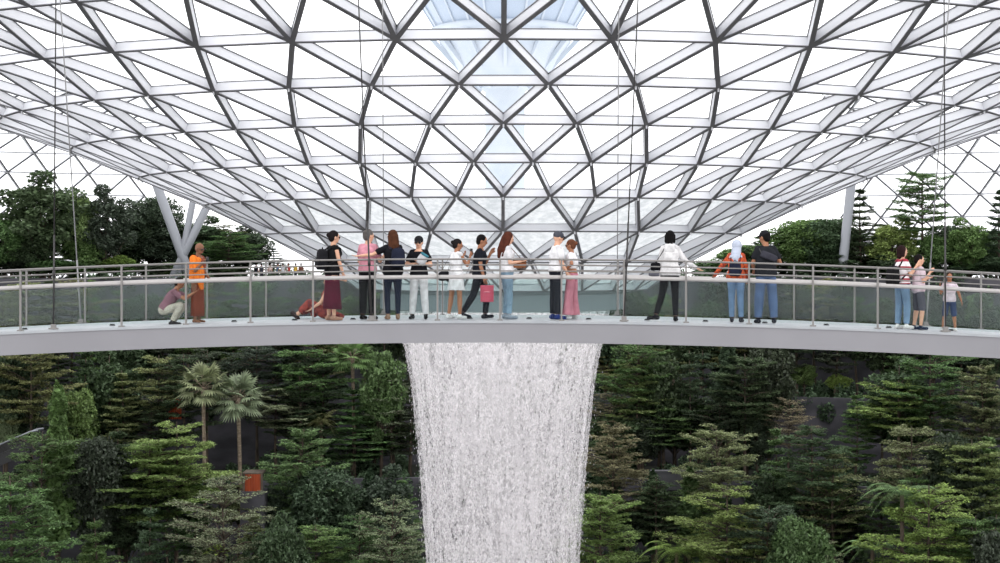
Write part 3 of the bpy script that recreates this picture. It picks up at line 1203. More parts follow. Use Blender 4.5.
# --- seated woman in a red dress, on the deck behind the standing one
m_red = noisy('red_print', (150, 66, 56), (92, 42, 46), scale=22, rough=.9, lo=.42, hi=.58)
I = person(327, 36.6, 1.60, 75, dict(torso=(0, -.10, 1), head=(0, .1, 1), hyaw=20, pelvis=.13, toe=((.2, .7, .6), (-.2, .7, .6)),
           legs=(((.12, .97, .28), (-.05, .93, -.36)), ((-.10, .86, .50), (0, .75, -.65))),
           arms=(((.2, .5, -.85), (0, .7, -.6)), ((-.2, .45, -.9), (0, .75, -.5)))),
           dict(fem=True, hair=(('bun', (96, 70, 60)),), top=('sleeveless', (186, 74, 58), -.02, .008, m_red), shoes=(60, 50, 50)),
           'person sitting on the deck in a red patterned dress, legs stretched out to the left')
mb = MB()
kn = [a[0]+I['root'] for a in I['ank']]; an = [a[1]+I['root'] for a in I['ank']]
mb.ball(I['root']+V3(0, .02, 0), (.22, .20, .13), 16, 10)
for i in (0, 1):
    limb(mb, I['root']+V3(.08-.16*i, 0, 0), kn[i], .12, .10)
    limb(mb, kn[i], kn[i]+(an[i]-kn[i])*.55, .10, .09)
limb(mb, (kn[0]+kn[1])/2, I['root']+V3(0, .3, -.02), .09, .08)
limb(mb, I['root']+V3(.18, -.1, -.04), I['root']+V3(.1, -.32, -.07), .09, .05)
baked(mb, 'dress_skirt', m_red, .012, I['e'], 2)

# --- woman with the black backpack and maroon skirt
I = person(332, 35.55, 1.78, -62, dict(torso=(0, .05, 1), head=(0, .10, 1), legs=STAND,
           arms=(((.10, .22, -1), (.0, .35, -1)), ((-.1, .2, -1), (0, .45, -.9)))),
           dict(fem=True, hair=(('bun', (34, 28, 28)), ('glasses', (30, 30, 30))), top=('sleeveless', (26, 26, 28), -.06, .012), legs=('skirt', (92, 32, 52), .80, .55), shoes=(180, 140, 120)),
           'person in a black sleeveless top and long maroon skirt, hair in a bun')
backpack(I, 'black backpack worn over the black sleeveless top and maroon skirt', (30, 30, 33), (.30, .17, .40), .48)

# --- man in the pink shirt
I = person(367.5, 35.75, 1.80, -28, dict(torso=(0, .04, 1), head=(0, .10, 1), hyaw=-25, legs=STAND,
           arms=(((.20, .30, -1), (.05, .75, .55)), ((-.15, .10, -1), (0, .75, .1)))),
           dict(skin='skin', fat=1.05, hair=(('short', (96, 92, 90)),), top=('short', (216, 150, 164), -.02, .012), legs=('trousers', (26, 26, 30), 1.15), shoes=(28, 26, 26)),
           'grey-haired person in a pink shirt and black trousers behind the slanting cable')

# --- woman with long brown hair, black tee and navy backpack, arm round the man in pink
I = person(393, 35.6, 1.78, 12, dict(torso=(0, .04, 1), head=(-.04, .10, 1), hyaw=30, legs=(((.02, .0, -1), (.0, -.02, -1)), ((-.06, .04, -1), (.03, -.05, -1))),
           arms=(((.18, .30, -1), (-.55, .75, .35)), ((-.80, -.05, -.42), (-.99, .12, -.10)))),
           dict(fem=True, fat=1.05, hair=(('long', (84, 52, 36)),), top=('short', (26, 26, 30), -.12, .012), legs=('trousers', (34, 40, 58), .88), shoes=(150, 120, 100)),
           'person with long brown hair in black t-shirt and dark jeans, arm reaching out')
bp = backpack(I, 'small navy backpack on the person with the long brown hair', (36, 40, 56), (.26, .15, .36), .52, .07)
c = I['wr'][0]+V3(-.03, .06, .12)
item(I, 'camera', 'black camera raised between the pink shirt and the long brown hair', 'camera', c,
     [('camera_body', MB().box(c, (.12, .05, .08)), M['black']), ('lens', MB().tube([c, c+V3(0, .10, 0)], .032, 12), M['black'])])

# --- man in cap and sunglasses, black top, white trousers, arms folded round a small bundle
I = person(419, 35.8, 1.66, 172, dict(torso=(0, .0, 1), head=(0, .18, 1), legs=(((.08, .0, -1), (.06, -.02, -1)), ((-.08, .04, -1), (-.06, -.05, -1))),
           arms=(((.35, .15, -1), (-.85, .50, .10)), ((-.35, .15, -1), (.75, .55, .22)))),
           dict(skin='skin', fat=1.02, hair=(('short', (30, 28, 28)), ('cap', (34, 34, 36)), ('glasses', (10, 10, 10))), top=('short', (28, 28, 32), -.06, .012), legs=('trousers', (222, 220, 222), 1.2), shoes=(40, 40, 42)),
           'person facing us in a black cap, sunglasses, black polo and white trousers')
c = I['wr'][1]+V3(-.04, .05, .06)
rr_ = (Vector((.8, 0, .5)).normalized(), Vector((0, 1, 0)), Vector((-.5, 0, .8)).normalized())
item(I, 'folded_scarf', 'pale bundle with a teal edge held in the folded arms below the sunglasses', 'scarf', c,
     [('bundle', rbox(MB(), c, rr_, (.20, .10, .22)), fabric('pale_cloth', (206, 206, 208))),
      ('teal_edge', rbox(MB(), c+rr_[2]*.11, rr_, (.18, .11, .05)), fabric('teal_cloth', (64, 120, 134)))])

# --- woman in the white short dress with dark ponytail
I = person(456, 35.75, 1.60, -48, dict(torso=(0, .03, 1), head=(0, .22, 1), hyaw=-25, legs=(((.03, .05, -1), (.03, -.02, -1)), ((-.08, -.08, -1), (-.02, -.16, -1))),
           arms=(((.12, .55, -.85), (-.20, .55, .85)), ((-.12, .50, -.85), (.20, .60, .80)))),
           dict(skin='skin_tan', fem=True, hair=(('bun', (34, 30, 30)),), top=('sleeveless', (238, 238, 240), .04, .004), legs=('skirt', (238, 238, 240), .40, .55), shoes=(236, 236, 236)),
           'person in a short white sleeveless dress with dark tied-back hair')
c = I['wr'][0]+V3(-.04, .06, .09)
item(I, 'phone', 'phone held up in front of the person in the short white dress', 'phone', c, [('phone_case', MB().box(c, (.075, .012, .15)), M['black'])])
c = I['root']+V3(-.27, -.10, .02)
item(I, 'shoulder_bag', 'black triangular bag hanging at the hip of the short white dress', 'bag', c,
     [('bag_body', rbox(MB(), c, (V3(0, 1, 0), V3(-1, 0, 0), V3(0, 0, 1)), (.30, .09, .20)), fabric('bag', (34, 34, 38))),
      ('strap', MB().tube([c+V3(0, .10, .08), I['sh'][1]+V3(-.02, .02, .06), c+V3(0, -.10, .08)], .006, 6), M['black'])])

# --- man walking in black, with the pink carrier bag
I = person(479, 35.9, 1.72, -90, dict(torso=(0, .04, 1), head=(0, .25, 1), legs=(((.02, -.30, -1), (.0, -.55, -.9)), ((-.02, .42, -1), (0, -.10, -1))), toe=((.05, 1, -.2), (-.05, 1, .1)),
           arms=(((.10, .05, -1), (.02, .30, -1)), ((-.05, .35, -1), (.1, .55, 1)))),
           dict(skin='skin_tan', hair=(('short', (24, 22, 22)),), top=('short', (30, 32, 40), -.06, .012), legs=('trousers', (30, 32, 40), 1.05), shoes=(40, 42, 50)),
           'person striding right in a navy-black t-shirt and trousers, one hand at the mouth')
c = I['wr'][0]+V3(.02, .06, -.32)
fr_ = (V3(0, 1, 0), V3(-1, 0, 0), V3(0, 0, 1))
pb = MB()
pb.loft([[c+V3(x_*.05*k, y_*.13*k2, zz_) for x_, y_ in ((-1, -1), (1, -1), (1, 1), (-1, 1))] for zz_, k, k2 in ((-.17, 1, .96), (-.16, 1.05, 1), (.15, .8, 1.02), (.16, .75, 1.02))])
item(I, 'carrier_bag', 'pink carrier bag with rope handles carried by the striding person', 'bag', c,
     [('bag_body', pb, fabric('pink_paper', (204, 92, 112), .92)),
      ('bag_print', MB().box(c+V3(.052, 0, .03), (.004, .12, .03)), principled('bag_print', (214, 128, 142), .7)),
      ('handle', MB().tube([c+V3(.03, -.06, .15), c+V3(.02, -.03, .24), c+V3(0, .0, .28), c+V3(.02, .03, .24), c+V3(.03, .06, .15)], .006, 6), M['black'])])

# --- woman in white tee and light jeans with a brown bag
I = person(507, 35.75, 1.74, -72, dict(torso=(0, -.02, 1), head=(0, .28, 1), legs=(((.03, .04, -1), (.0, -.02, -1)), ((-.03, .10, -1), (0, -.10, -1))),
           arms=(((.10, .05, -1), (-.15, .85, .12)), ((-.10, .12, -1), (.1, .80, -.30)))),
           dict(skin='skin', fem=True, hair=(('long', (88, 48, 36)),), top=('short', (228, 226, 228), -.02, .008), legs=('jeans', (132, 158, 178), 1.05), shoes=(150, 160, 172)),
           'person with long auburn hair in a white t-shirt and light blue jeans')
c = I['tp'](.38)+V3(.06, .23, 0)
item(I, 'handbag', 'tan brown leather handbag held against the white t-shirt and light jeans', 'bag', c,
     [('bag_body', rbox(MB(), c, fr_, (.30, .13, .19)), fabric('tan_leather', (150, 96, 66))),
      ('flap', rbox(MB(), c+V3(.03, 0, .06), fr_, (.28, .12, .09)), fabric('brown_leather', (96, 58, 44))),
      ('strap', MB().tube([c+V3(0, -.12, .06), I['tp'](.9)+V3(.12, -.08, 0), I['tp'](.98)+V3(.13, 0, .03), c+V3(0, .05, .08)], .008, 6), fabric('brown_leather', (110, 66, 48)))])
c = I['wr'][1]+V3(0, .10, -.03)
item(I, 'cap', 'grey-brown cap dangling from the hand of the auburn-haired person', 'cap', c,
     [('crown', MB().ball(c, (.08, .09, .06), 14, 8), fabric('cap', (110, 100, 96))), ('brim', MB().ball(c+V3(0, .08, -.03), (.07, .07, .012), 14, 6), fabric('cap', (96, 88, 86)))])

# --- the couple
I = person(556, 35.8, 1.76, -72, dict(torso=(0, .03, 1), head=(0, .25, 1), legs=STAND,
           arms=(((.12, .10, -1), (.02, .55, -.95)), ((-.10, .25, -1), (.1, .7, .15)))),
           dict(skin='skin', fat=1.04, hair=(('cap', (78, 80, 88)), ('glasses', (30, 30, 30))), top=('short', (240, 238, 240), -.02, .014), legs=('trousers', (34, 36, 44), 1.2), shoes=(44, 60, 120)),
           'person in a grey cap, white t-shirt and black trousers facing the one in pink trousers')
I = person(572, 35.9, 1.60, 70, dict(torso=(0, .02, 1), head=(0, .12, 1), legs=(((.06, .0, -1), (.04, -.02, -1)), ((-.10, .10, -1), (-.05, .0, -1))),
           arms=(((.10, .15, -1), (-.2, .8, .1)), ((-.70, -.45, -.75), (.45, .75, -.50)))),
           dict(skin='skin_tan', fem=True, hair=(('bun', (112, 70, 50)), ('glasses', (30, 30, 30))), top=('short', (236, 234, 236), .30, .004), legs=('wide', (200, 130, 144)), shoes=(236, 236, 236)),
           'person in a cropped white t-shirt and wide pink trousers, hand on the hip')
c = I['root']+V3(-.10, .24, .02)
item(I, 'shoulder_bag', 'small dark bag at the waist of the wide pink trousers', 'bag', c,
     [('bag_body', rbox(MB(), c, (V3(1, 0, 0), V3(0, 1, 0), V3(0, 0, 1)), (.17, .06, .14)), fabric('bag', (60, 56, 62))),
      ('strap', MB().tube([c+V3(.07, 0, .06), I['sh'][0]+V3(0, .06, .05), I['sh'][0]+V3(0, -.06, .05), I['root']+V3(-.1, -.15, .1), c+V3(-.07, 0, .06)], .005, 6), M['black'])])

# --- woman in the white hooded top, black trousers
I = person(670, 35.62, 1.80, -8, dict(torso=(0, .05, 1), head=(0, .12, 1), legs=(((.03, .0, -1), (.02, -.02, -1)), ((-.16, -.02, -1), (-.30, -.20, -.95))), toe=((.1, 1, 0), (-.9, .3, 0)),
           arms=(((.60, .10, -1), (.85, .30, -.55)), ((-.16, .10, -1), (.1, .6, -.6)))),
           dict(skin='skin', fem=True, fat=1.05, hair=(('bob', (22, 20, 20)),), top=('long', (232, 230, 230), -.06, .016), legs=('trousers', (28, 28, 32), .98), shoes=(36, 36, 40)),
           'person with short black hair in a white hooded top and black trousers')
mb = MB()
mb.ball(I['tp'](.86)-I['sf']*.105, (.10, .055, .11), 14, 10)
limb(mb, I['tp'](.98)-I['sf']*.04-I['sr']*.07, I['tp'](.98)-I['sf']*.04+I['sr']*.07, .045, .045)
baked(mb, 'hood', fabric('hood', (224, 222, 222)), .009, I['e'], 2)
c = I['root']+V3(-.27, -.06, .14)
item(I, 'shoulder_bag', 'small black bag on a long strap beside the white hooded top', 'bag', c,
     [('bag_body', rbox(MB(), c, (V3(.9, .3, 0).normalized(), V3(-.3, .9, 0).normalized(), V3(0, 0, 1)), (.19, .09, .15)), fabric('bag', (24, 24, 28))),
      ('strap', MB().tube([c+V3(0, -.02, .07), I['tp'](.75)-I['sf']*.15-I['sr']*.14, I['tp'](.98)+I['sr']*.09*-1, I['tp'](.7)+I['sf']*.16-I['sr']*.1, c+V3(.02, .10, .07)], .009, 6), M['black'])])
c2 = I['root']+V3(-.30, -.10, -.0)
item(I, 'umbrella_pouch', 'grey zip pouch hanging under the small black shoulder bag', 'pouch', c2,
     [('pouch_body', rbox(MB(), c2, (V3(0, 0, 1), V3(0, 1, 0), V3(-1, 0, 0)), (.09, .08, .20)), fabric('pouch', (108, 108, 118)))])

# --- woman in a pale headscarf
m_or = noisy('orange_print', (206, 92, 48), (132, 56, 48), scale=26, rough=.9, lo=.45, hi=.6)
I = person(736, 35.95, 1.66, -14, dict(torso=(0, .06, 1), head=(.10, .28, 1), hyaw=-30, legs=(((.02, .02, -1), (.03, -.02, -1)), ((-.02, .05, -1), (.02, -.10, -1))),
           arms=(((.24, .20, -1), (.0, .55, -.8)), ((-.65, .05, -.9), (-.60, .25, -.75)))),
           dict(skin='skin_tan', fem=True, fat=1.05, hair=(('hijab', (186, 194, 210)),), top=('long', (206, 92, 48), -.12, .018, m_or), legs=('jeans', (112, 138, 170), 1.0), shoes=(52, 52, 58)),
           'person in a pale headscarf, orange patterned top and blue jeans')
backpack(I, 'little navy backpack over the pale headscarf and orange patterned top', (36, 40, 58), (.24, .12, .30), .38, 0)

# --- man in black t-shirt, sling bag
I = person(766, 35.85, 1.86, 4, dict(torso=(0, .05, 1), head=(-.10, .18, 1), hyaw=40, legs=(((.10, .0, -1), (.06, -.02, -1)), ((-.10, .02, -1), (-.06, -.05, -1))),
           arms=(((.40, .05, -1), (-.45, .85, -.1)), ((-.26, .05, -1), (.25, .7, -.6)))),
           dict(skin='skin_tan', fat=1.12, hair=(('short', (24, 22, 22)), ('cap', (34, 34, 38))), top=('short', (38, 40, 44), -.06, .018), legs=('jeans', (92, 112, 146), 1.3), shoes=(44, 46, 54)),
           'broad person in a black cap, dark t-shirt and blue jeans, back turned')
c = I['tp'](.62)-I['sf']*.185+I['sr']*.02
dd = (I['sr']*.93-I['u']*.36).normalized()
item(I, 'sling_bag', 'dark grey sling bag worn slantwise across the broad black t-shirt', 'bag', c,
     [('bag_body', rbox(MB(), c, ((I['u']*.93+I['sr']*.36).normalized(), I['sf'], dd), (.13, .07, .32)), fabric('bag', (62, 62, 70))),
      ('strap', MB().tube([c-dd*.15, I['tp'](.97)-I['sr']*.14, I['tp'](.75)+I['sf']*.18, I['tp'](.45)+I['sf']*.17+I['sr']*.12, I['tp'](.42)+I['sr']*.20, c+dd*.15], .012, 6), M['black'])])

# --- mother, boy and child on the right
m_st = noisy('red_white_band', (226, 220, 222), (150, 48, 62), scale=3.2, rough=.9, stretch=(.2, .2, 3), lo=.5, hi=.53, detail=0)
I = person(902, 35.6, 1.66, -66, dict(torso=(0, .0, 1), head=(0, .02, 1), hyaw=-10, legs=(((.03, .14, -1), (.0, -.05, -1)), ((-.03, .0, -1), (0, -.10, -1))),
           arms=(((.10, .30, -1), (.1, .55, .75)), ((-.12, .35, -1), (.1, .75, .1)))),
           dict(skin='skin', fem=True, fat=1.05, hair=(('bob', (44, 28, 28)),), top=('short', (226, 220, 222), -.02, .014, m_st), legs=('jeans', (122, 148, 176), 1.1), shoes=(232, 230, 228)),
           'person in a red and white banded top and light jeans looking up to the right')
backpack(I, 'black backpack worn over the red and white banded top', (28, 28, 30), (.30, .18, .42), .36)
I = person(918.5, 35.6, 1.50, -80, dict(torso=(0, .02, 1), head=(0, .05, 1), hyaw=-10, legs=(((.05, .12, -1), (.02, -.12, -1)), ((-.03, .0, -1), (0, -.18, -1))),
           arms=(((.10, .10, -1), (.05, .55, .75)), ((-.10, .30, -1), (.0, .95, .25)))),
           dict(skin='skin', hair=(('short', (26, 22, 22)),), top=('short', (226, 206, 214), -.12, .020), legs=('shorts', (92, 92, 102)), shoes=(44, 54, 74)),
           'boy in a pale pink t-shirt and grey shorts pointing to the right with one arm')
I = person(949.5, 35.55, 1.17, 172, dict(torso=(.0, .0, 1), head=(0, .05, 1), legs=(((.12, .02, -1), (.16, -.02, -1)), ((-.10, .02, -1), (-.10, -.05, -1))),
           arms=(((.30, .10, -1), (.12, .35, .95)), ((-.35, .10, -1), (-.25, .30, -.9)))),
           dict(skin='skin_tan', hair=(('short', (62, 44, 36)),), top=('short', (226, 212, 220), -.10, .018), legs=('shorts', (62, 76, 108)), shoes=(228, 226, 224)),
           'small child in a white-pink t-shirt and navy shorts behind the right-hand cable')

# --- the small crowd on the far terrace
far = [(256, (40, 44, 54), 'dark jacket', -20), (261.5, (62, 66, 76), 'slate grey top', 40), (270, (222, 196, 190), 'pale pink top', 10), (277.5, (92, 118, 160), 'blue shirt', -60),
       (283, (206, 208, 214), 'white shirt', 30), (289, (170, 60, 60), 'red top', 80), (295.5, (206, 170, 70), 'yellow top', -40), (301, (110, 70, 60), 'brown top', 0)]
for px, col, what, fc in far:
    person(px, 160, 1.66, fc, dict(), dict(skin='skin_tan', hair=(('short', (34, 28, 26)),), top=('short', col), legs=('trousers', (50, 52, 62))),
           'tiny far-off person in a %s beyond the left half of the bridge' % what, voxel=.02)

# ================================================================== TREES
def leaves(C, size, tilt=.35, aspect=1.9, rg=None, droop=0.):
    """arrays for one diamond leaf per centre, bent along its midrib"""
    n = len(C)
    az = rg.uniform(0, 2*PI, n)
    d = np.stack([np.cos(az), np.sin(az), rg.normal(0, tilt, n)-droop], 1)
    d /= np.linalg.norm(d, axis=1)[:, None]
    up = np.stack([rg.normal(0, tilt, n), rg.normal(0, tilt, n), np.ones(n)], 1)
    s = np.cross(d, up)
    s /= np.linalg.norm(s, axis=1)[:, None]
    nn = np.cross(s, d)
    L = (size*rg.uniform(.7, 1.3, n))[:, None]
    w = L/aspect*.5
    V = np.stack([C-d*L*.5, C+s*w-nn*w*.15, C+d*L*.5-nn*L*.1, C-s*w-nn*w*.15], 1).reshape(-1, 3)
    Q = np.arange(n*4).reshape(-1, 4)
    return V, Q


def tree_things(name, h, wd, trunk, VQ, mat, bark):
    """a prototype: (mesh of trunk, mesh of foliage, height, width)"""
    tm = trunk.mesh('trunk', M[bark], True)
    V = np.concatenate([v for v, q in VQ])
    Qs = []
    o = 0
    for v, q in VQ:
        Qs.append(q+o); o += len(v)
    f = from_arrays('foliage', V, np.concatenate(Qs), M[mat])
    fm = f.data
    COL.objects.unlink(f)
    bpy.data.objects.remove(f)
    return dict(name=name, h=h, w=wd, tm=tm, fm=fm)


def clump(c, r, n, rg, shell=.5):
    """n points in a flattened blob, denser to the outside"""
    v = rg.normal(0, 1, (n, 3))
    v /= np.linalg.norm(v, axis=1)[:, None]
    rad = rg.uniform(shell, 1., n)[:, None]**.6
    return np.asarray(c)+v*rad*np.asarray(r)


def umbrella(seed, H=9., R=3.4, tiers=9, base=.34, dens=1., top=.28, leaf=.17, cone=0., cup=.10):
    """tree with flat, feathery, loosely tiered branches of small leaves; cone 0 = domed, 1 = pointed"""
    rg = np.random.default_rng(seed)
    rd = random.Random(seed)
    T = MB()
    lx, ly = rd.uniform(-.3, .3), rd.uniform(-.3, .3)

    def axis(z): return Vector((lx*math.sin(z/H*3), ly*math.sin(z/H*2.3), z))
    T.tube([axis(H*.97*t/8) for t in range(9)], [.15*(1-.9*t/8)+.012 for t in range(9)], 8)
    pts = []
    for i in range(tiers):
        t = i/(tiers-1)
        z = H*(base+(.96-base)*t)
        dome = math.sqrt(max(0, 1-(t*.93)**2.6))
        r = R*(dome*(1-cone)+((1-t)**.8*(1-top)+top*.7*(1-t)+.05)*cone)
        if i == 0: r *= .7
        nb = rd.randint(5, 7)
        a0 = rd.uniform(0, 6)
        for k in range(nb):
            a = a0+2*PI*k/nb+rd.uniform(-.45, .45)
            L = r*rd.uniform(.55, 1.12)
            rise = L*rd.uniform(cup*.6, cup*2.6)
            p0 = axis(z-.35-rise*.4)
            dz = rd.uniform(-.3, .3)*H/9/max(1, tiers/7)
            d = Vector((math.cos(a), math.sin(a), 0))
            tip = p0+d*L+Vector((0, 0, rise+dz))
            T.tube([p0, p0+d*L*.45+Vector((0, 0, (rise+dz)*.75)), tip], [.042, .026, .008], 5)
            sd = Vector((-d.y, d.x, 0))
            m = max(3, int(L/.42))
            for j in range(m):
                s = .28+.74*j/(m-1)
                c0 = p0+(tip-p0)*s+Vector((0, 0, (rise+dz)*.75*.5*math.sin(PI*s)*.5))
                wj = L*.42*(1.1-.75*s)+.10
                for sg in (-1, -.45, .45, 1):
                    c = c0+sd*sg*wj*rd.uniform(.6, 1.1)+d*abs(sg)*wj*.4+Vector((0, 0, rd.uniform(-.05, .10)))
                    if abs(sg) == 1: T.tube([c0, c], [.012, .005], 3)
                    n = int(30*dens*rd.uniform(.4, 1.4))
                    q = rd.uniform(.20, .34)
                    pts.append(clump(c, (q*1.25, q*1.25, .075), n, rg, .0))
    C = np.concatenate(pts)
    return tree_things('layered_tree', H, 2*R, T, [leaves(C, leaf, .25, 1.8, rg)], 'leaf', 'bark')


def rounded(seed, H=8., R=2.8, base=.35, blobs=26, leaf=.30, dens=1., col=False):
    """bushy crown made of many leafy clumps on forking limbs"""
    rg = np.random.default_rng(seed)
    rd = random.Random(seed)
    T = MB()
    T.tube([(0, 0, 0), (.05, .03, H*.3), (0, -.05, H*.62), (0, 0, H*.9)], [.2, .16, .10, .02], 8)
    VQ = []
    pts = []
    cz, rz = H*(1+base)/2, H*(1-base)/2
    for i in range(blobs):
        ph = math.acos(1-2*(i+.5)/blobs)
        a = i*2.39996+rd.uniform(-.3, .3)
        k = rd.uniform(.45, .86)
        c = Vector((R*k*math.sin(ph)*math.cos(a), R*k*math.sin(ph)*math.sin(a), cz+rz*k*math.cos(ph)))
        rb = (R*.36 if not col else R*.5)*rd.uniform(.7, 1.2)
        j = Vector((0, 0, max(H*base*.8, c.z-abs(c.x)-abs(c.y))))
        T.tube([j, (j+c)/2+Vector((0, 0, .1)), c], [.05, .035, .012], 5)
        pts.append(clump(c, (rb, rb, rb*.72), int(330*dens), rg, .35))
    C = np.concatenate(pts)
    return tree_things('broadleaf_tree', H, 2*R, T, [leaves(C, leaf, .55, 1.6, rg, .25)], 'leafglossy', 'bark')


def columnar(seed, H=9., R=1.15, leaf=.30):
    """narrow pointed column of climbing leaves round a stem"""
    rg = np.random.default_rng(seed)
    rd = random.Random(seed)
    T = MB()
    T.tube([(0, 0, 0), (.05, 0, H*.5), (0, 0, H*.97)], [.16, .11, .02], 8)
    pts = []
    n = 46
    for i in range(n):
        t = i/(n-1)
        z = H*(.22+.76*t)
        r = R*(1-t)**.55*(.75+.25*math.sin(t*17+seed))*min(1, .45+t*4)+.08
        a = i*2.4
        c = (r*.55*math.cos(a), r*.55*math.sin(a), z)
        pts.append(clump(c, (r*.62, r*.62, .32), 190, rg, .4))
        if i % 3 == 0: T.tube([(0, 0, z-.1), c], [.03, .01], 4)
    return tree_things('columnar_tree', H, 2*R, T, [leaves(np.concatenate(pts), leaf, .5, 1.4, rg, .5)], 'leafglossy', 'bark')


def frond(root, a, L, rise, droop, nleaf, lw, rg, spread=1., segs=8):
    """one feather frond: rachis points and its leaflets"""
    d = np.array([math.cos(a), math.sin(a), 0])
    side = np.array([-math.sin(a), math.cos(a), 0])
    V, Q = [], []
    o = 0
    for i in range(nleaf):
        t = (i+1)/nleaf
        p = root+d*L*t*(1-.12*t)+np.array([0, 0, rise*t-droop*t*t])
        ll = lw*math.sin(PI*min(1, .12+.86*t))**.6
        for s in (-1, 1):
            q = p+side*s*ll*spread+d*ll*.45+np.array([0, 0, -ll*.22])
            w = d*L/nleaf*.42
            V += [p-w, p+w, q+w*.2, q-w*.2]
            Q.append([o, o+1, o+2, o+3]); o += 4
    return np.array(V), np.array(Q)


def palm(seed, H=9., L=1.7, n=26, kind='fan', trunk_r=.11):
    rg = np.random.default_rng(seed)
    rd = random.Random(seed)
    T = MB()
    lx = rd.uniform(-.3, .3)
    T.tube([(lx*(t/6)**2, 0, H*t/6) for t in range(7)], [trunk_r*1.3]+[trunk_r]*5+[trunk_r*1.25], 9)
    VQ = []
    root = np.array([lx, 0, H-.05])
    if kind == 'feather':
        for i in range(n):
            a = i*2.4+rd.uniform(-.2, .2)
            k = i/n
            VQ.append(frond(root, a, L*rd.uniform(.85, 1.1), L*(.95-.9*k), L*(.55+.25*k), 16, L*.26, rg))
    else:
        for i in range(n):
            a = i*2.4+rd.uniform(-.2, .2)
            el = 1.15-1.75*i/n
            d = np.array([math.cos(a)*math.cos(el), math.sin(a)*math.cos(el), math.sin(el)])
            side = np.array([-math.sin(a), math.cos(a), 0])
            up = np.cross(side, d)*-1
            c = root+d*L*.5
            T.tube([Vector(root), Vector(c)], [.02, .014], 4)
            V, Q = [], []
            for j in range(15):
                b = -1.5+3.*j/14
                e = d*math.cos(b)+side*math.sin(b)
                l = L*.55*(1-.12*abs(b))
                q = c+e*l-np.array([0, 0, .16*l*(1+abs(b))])
                sd = np.cross(e, up)*.045*L
                m = c+e*l*.5
                V += [c, m+sd, q, m-sd]
                Q.append([4*j, 4*j+1, 4*j+2, 4*j+3])
            VQ.append((np.array(V), np.array(Q)))
    return tree_things('palm_tree', H+L*.5, 2*L, T, VQ, 'leafglossy', 'palebark')


def fern(seed, H=1.2, L=2.2, n=16):
    rg = np.random.default_rng(seed)
    rd = random.Random(seed)
    T = MB().tube([(0, 0, 0), (0, 0, H*.5), (.04, 0, H)], [.13, .11, .12], 9)
    VQ = []
    for i in range(n):
        k = i/n
        VQ.append(frond(np.array([0, 0, H]), i*2.4, L*rd.uniform(.8, 1.1), L*(.85-.55*k), L*(.75+.1*k), 26, L*.17, rg))
    return tree_things('tree_fern', H+L*.4, 2*L, T, VQ, 'leafglossy', 'bark')


def bigleaf(seed, H=1.6, R=1.3, n=26, leaf=.9):
    """low plant with big paddle leaves"""
    rg = np.random.default_rng(seed)
    rd = random.Random(seed)
    T = MB()
    V, Q = [], []
    o = 0
    for i in range(n):
        a = i*2.4
        e = 1.35-1.1*i/n
        d = Vector((math.cos(a)*math.cos(e), math.sin(a)*math.cos(e), math.sin(e)))
        s = Vector((-math.sin(a), math.cos(a), 0))
        l = H*.55
        p = d*l
        T.tube([(0, 0, 0), p], [.02, .012], 4)
        L = leaf*rd.uniform(.7, 1.2)
        prev = None
        for j in range(6):
            t = j/5
            c = p+d*L*t*(1-.2*t)-Vector((0, 0, L*.45*t*t))
            w = L*.24*math.sin(PI*(.08+.88*t))**.7
            V += [tuple(c+s*w), tuple(c-Vector((0, 0, w*.25))), tuple(c-s*w)]
            if j:
                b = o+3*j
                Q += [[b-3, b, b+1, b-2], [b-2, b+1, b+2, b-1]]
        o += 18
    return tree_things('broad_leaved_plant', H*1.1, 2*R, T, [(np.array(V), np.array(Q))], 'leafglossy', 'bark')


PROTO = {
    'U': [umbrella(11, base=.50, tiers=8), umbrella(12, R=3.8, tiers=6, base=.56), umbrella(13, tiers=9, R=3.4, base=.42, cone=.25), umbrella(14, R=3.7, tiers=6, base=.60, cup=.16), umbrella(15, R=3.5, tiers=8, base=.46, cone=.35, cup=.2)],
    'N': [umbrella(21, R=2.5, tiers=12, base=.22, top=.1, cone=1), umbrella(22, R=2.8, tiers=11, base=.28, top=.15, cone=.8)],      # narrow, conical
    'S': [umbrella(31, R=3.2, tiers=7, base=.48, dens=.5, leaf=.15, cup=.2), umbrella(32, R=3.0, tiers=7, base=.42, dens=.45, leaf=.15, cone=.3, cup=.2)],   # sparse
    'B': [rounded(41), rounded(42, R=3.1, blobs=32), rounded(43, R=2.4, base=.25)],
    'D': [rounded(51, R=2.9, blobs=34, leaf=.26, dens=1.25, base=.22), rounded(52, R=2.4, blobs=30, leaf=.26, dens=1.2, base=.15)],   # dense dark
    'C': [columnar(61), columnar(62, R=.95)],
    'P': [palm(71), palm(72, H=8)],
    'F': [palm(73, kind='feather', L=2.2), palm(74, kind='feather', L=2.0, H=3.5, trunk_r=.16)],
    'T': [fern(81), fern(82, L=1.9)],
    'L': [bigleaf(91), bigleaf(92, n=20, leaf=1.1)],
}
KIND = {'U': ('layered_tree', 'flat-tiered tree'), 'N': ('layered_tree', 'narrow tiered tree'), 'S': ('layered_tree', 'thin-leaved tiered tree'),
        'B': ('broadleaf_tree', 'bushy broadleaf tree'), 'D': ('broadleaf_tree', 'dense round-crowned tree'), 'C': ('columnar_tree', 'narrow leafy column of a tree'),
        'P': ('palm_tree', 'fan palm'), 'F': ('palm_tree', 'feathery palm'), 'T': ('tree_fern', 'fern with arching fronds'), 'L': ('broad_leaved_plant', 'low plant with paddle leaves')}
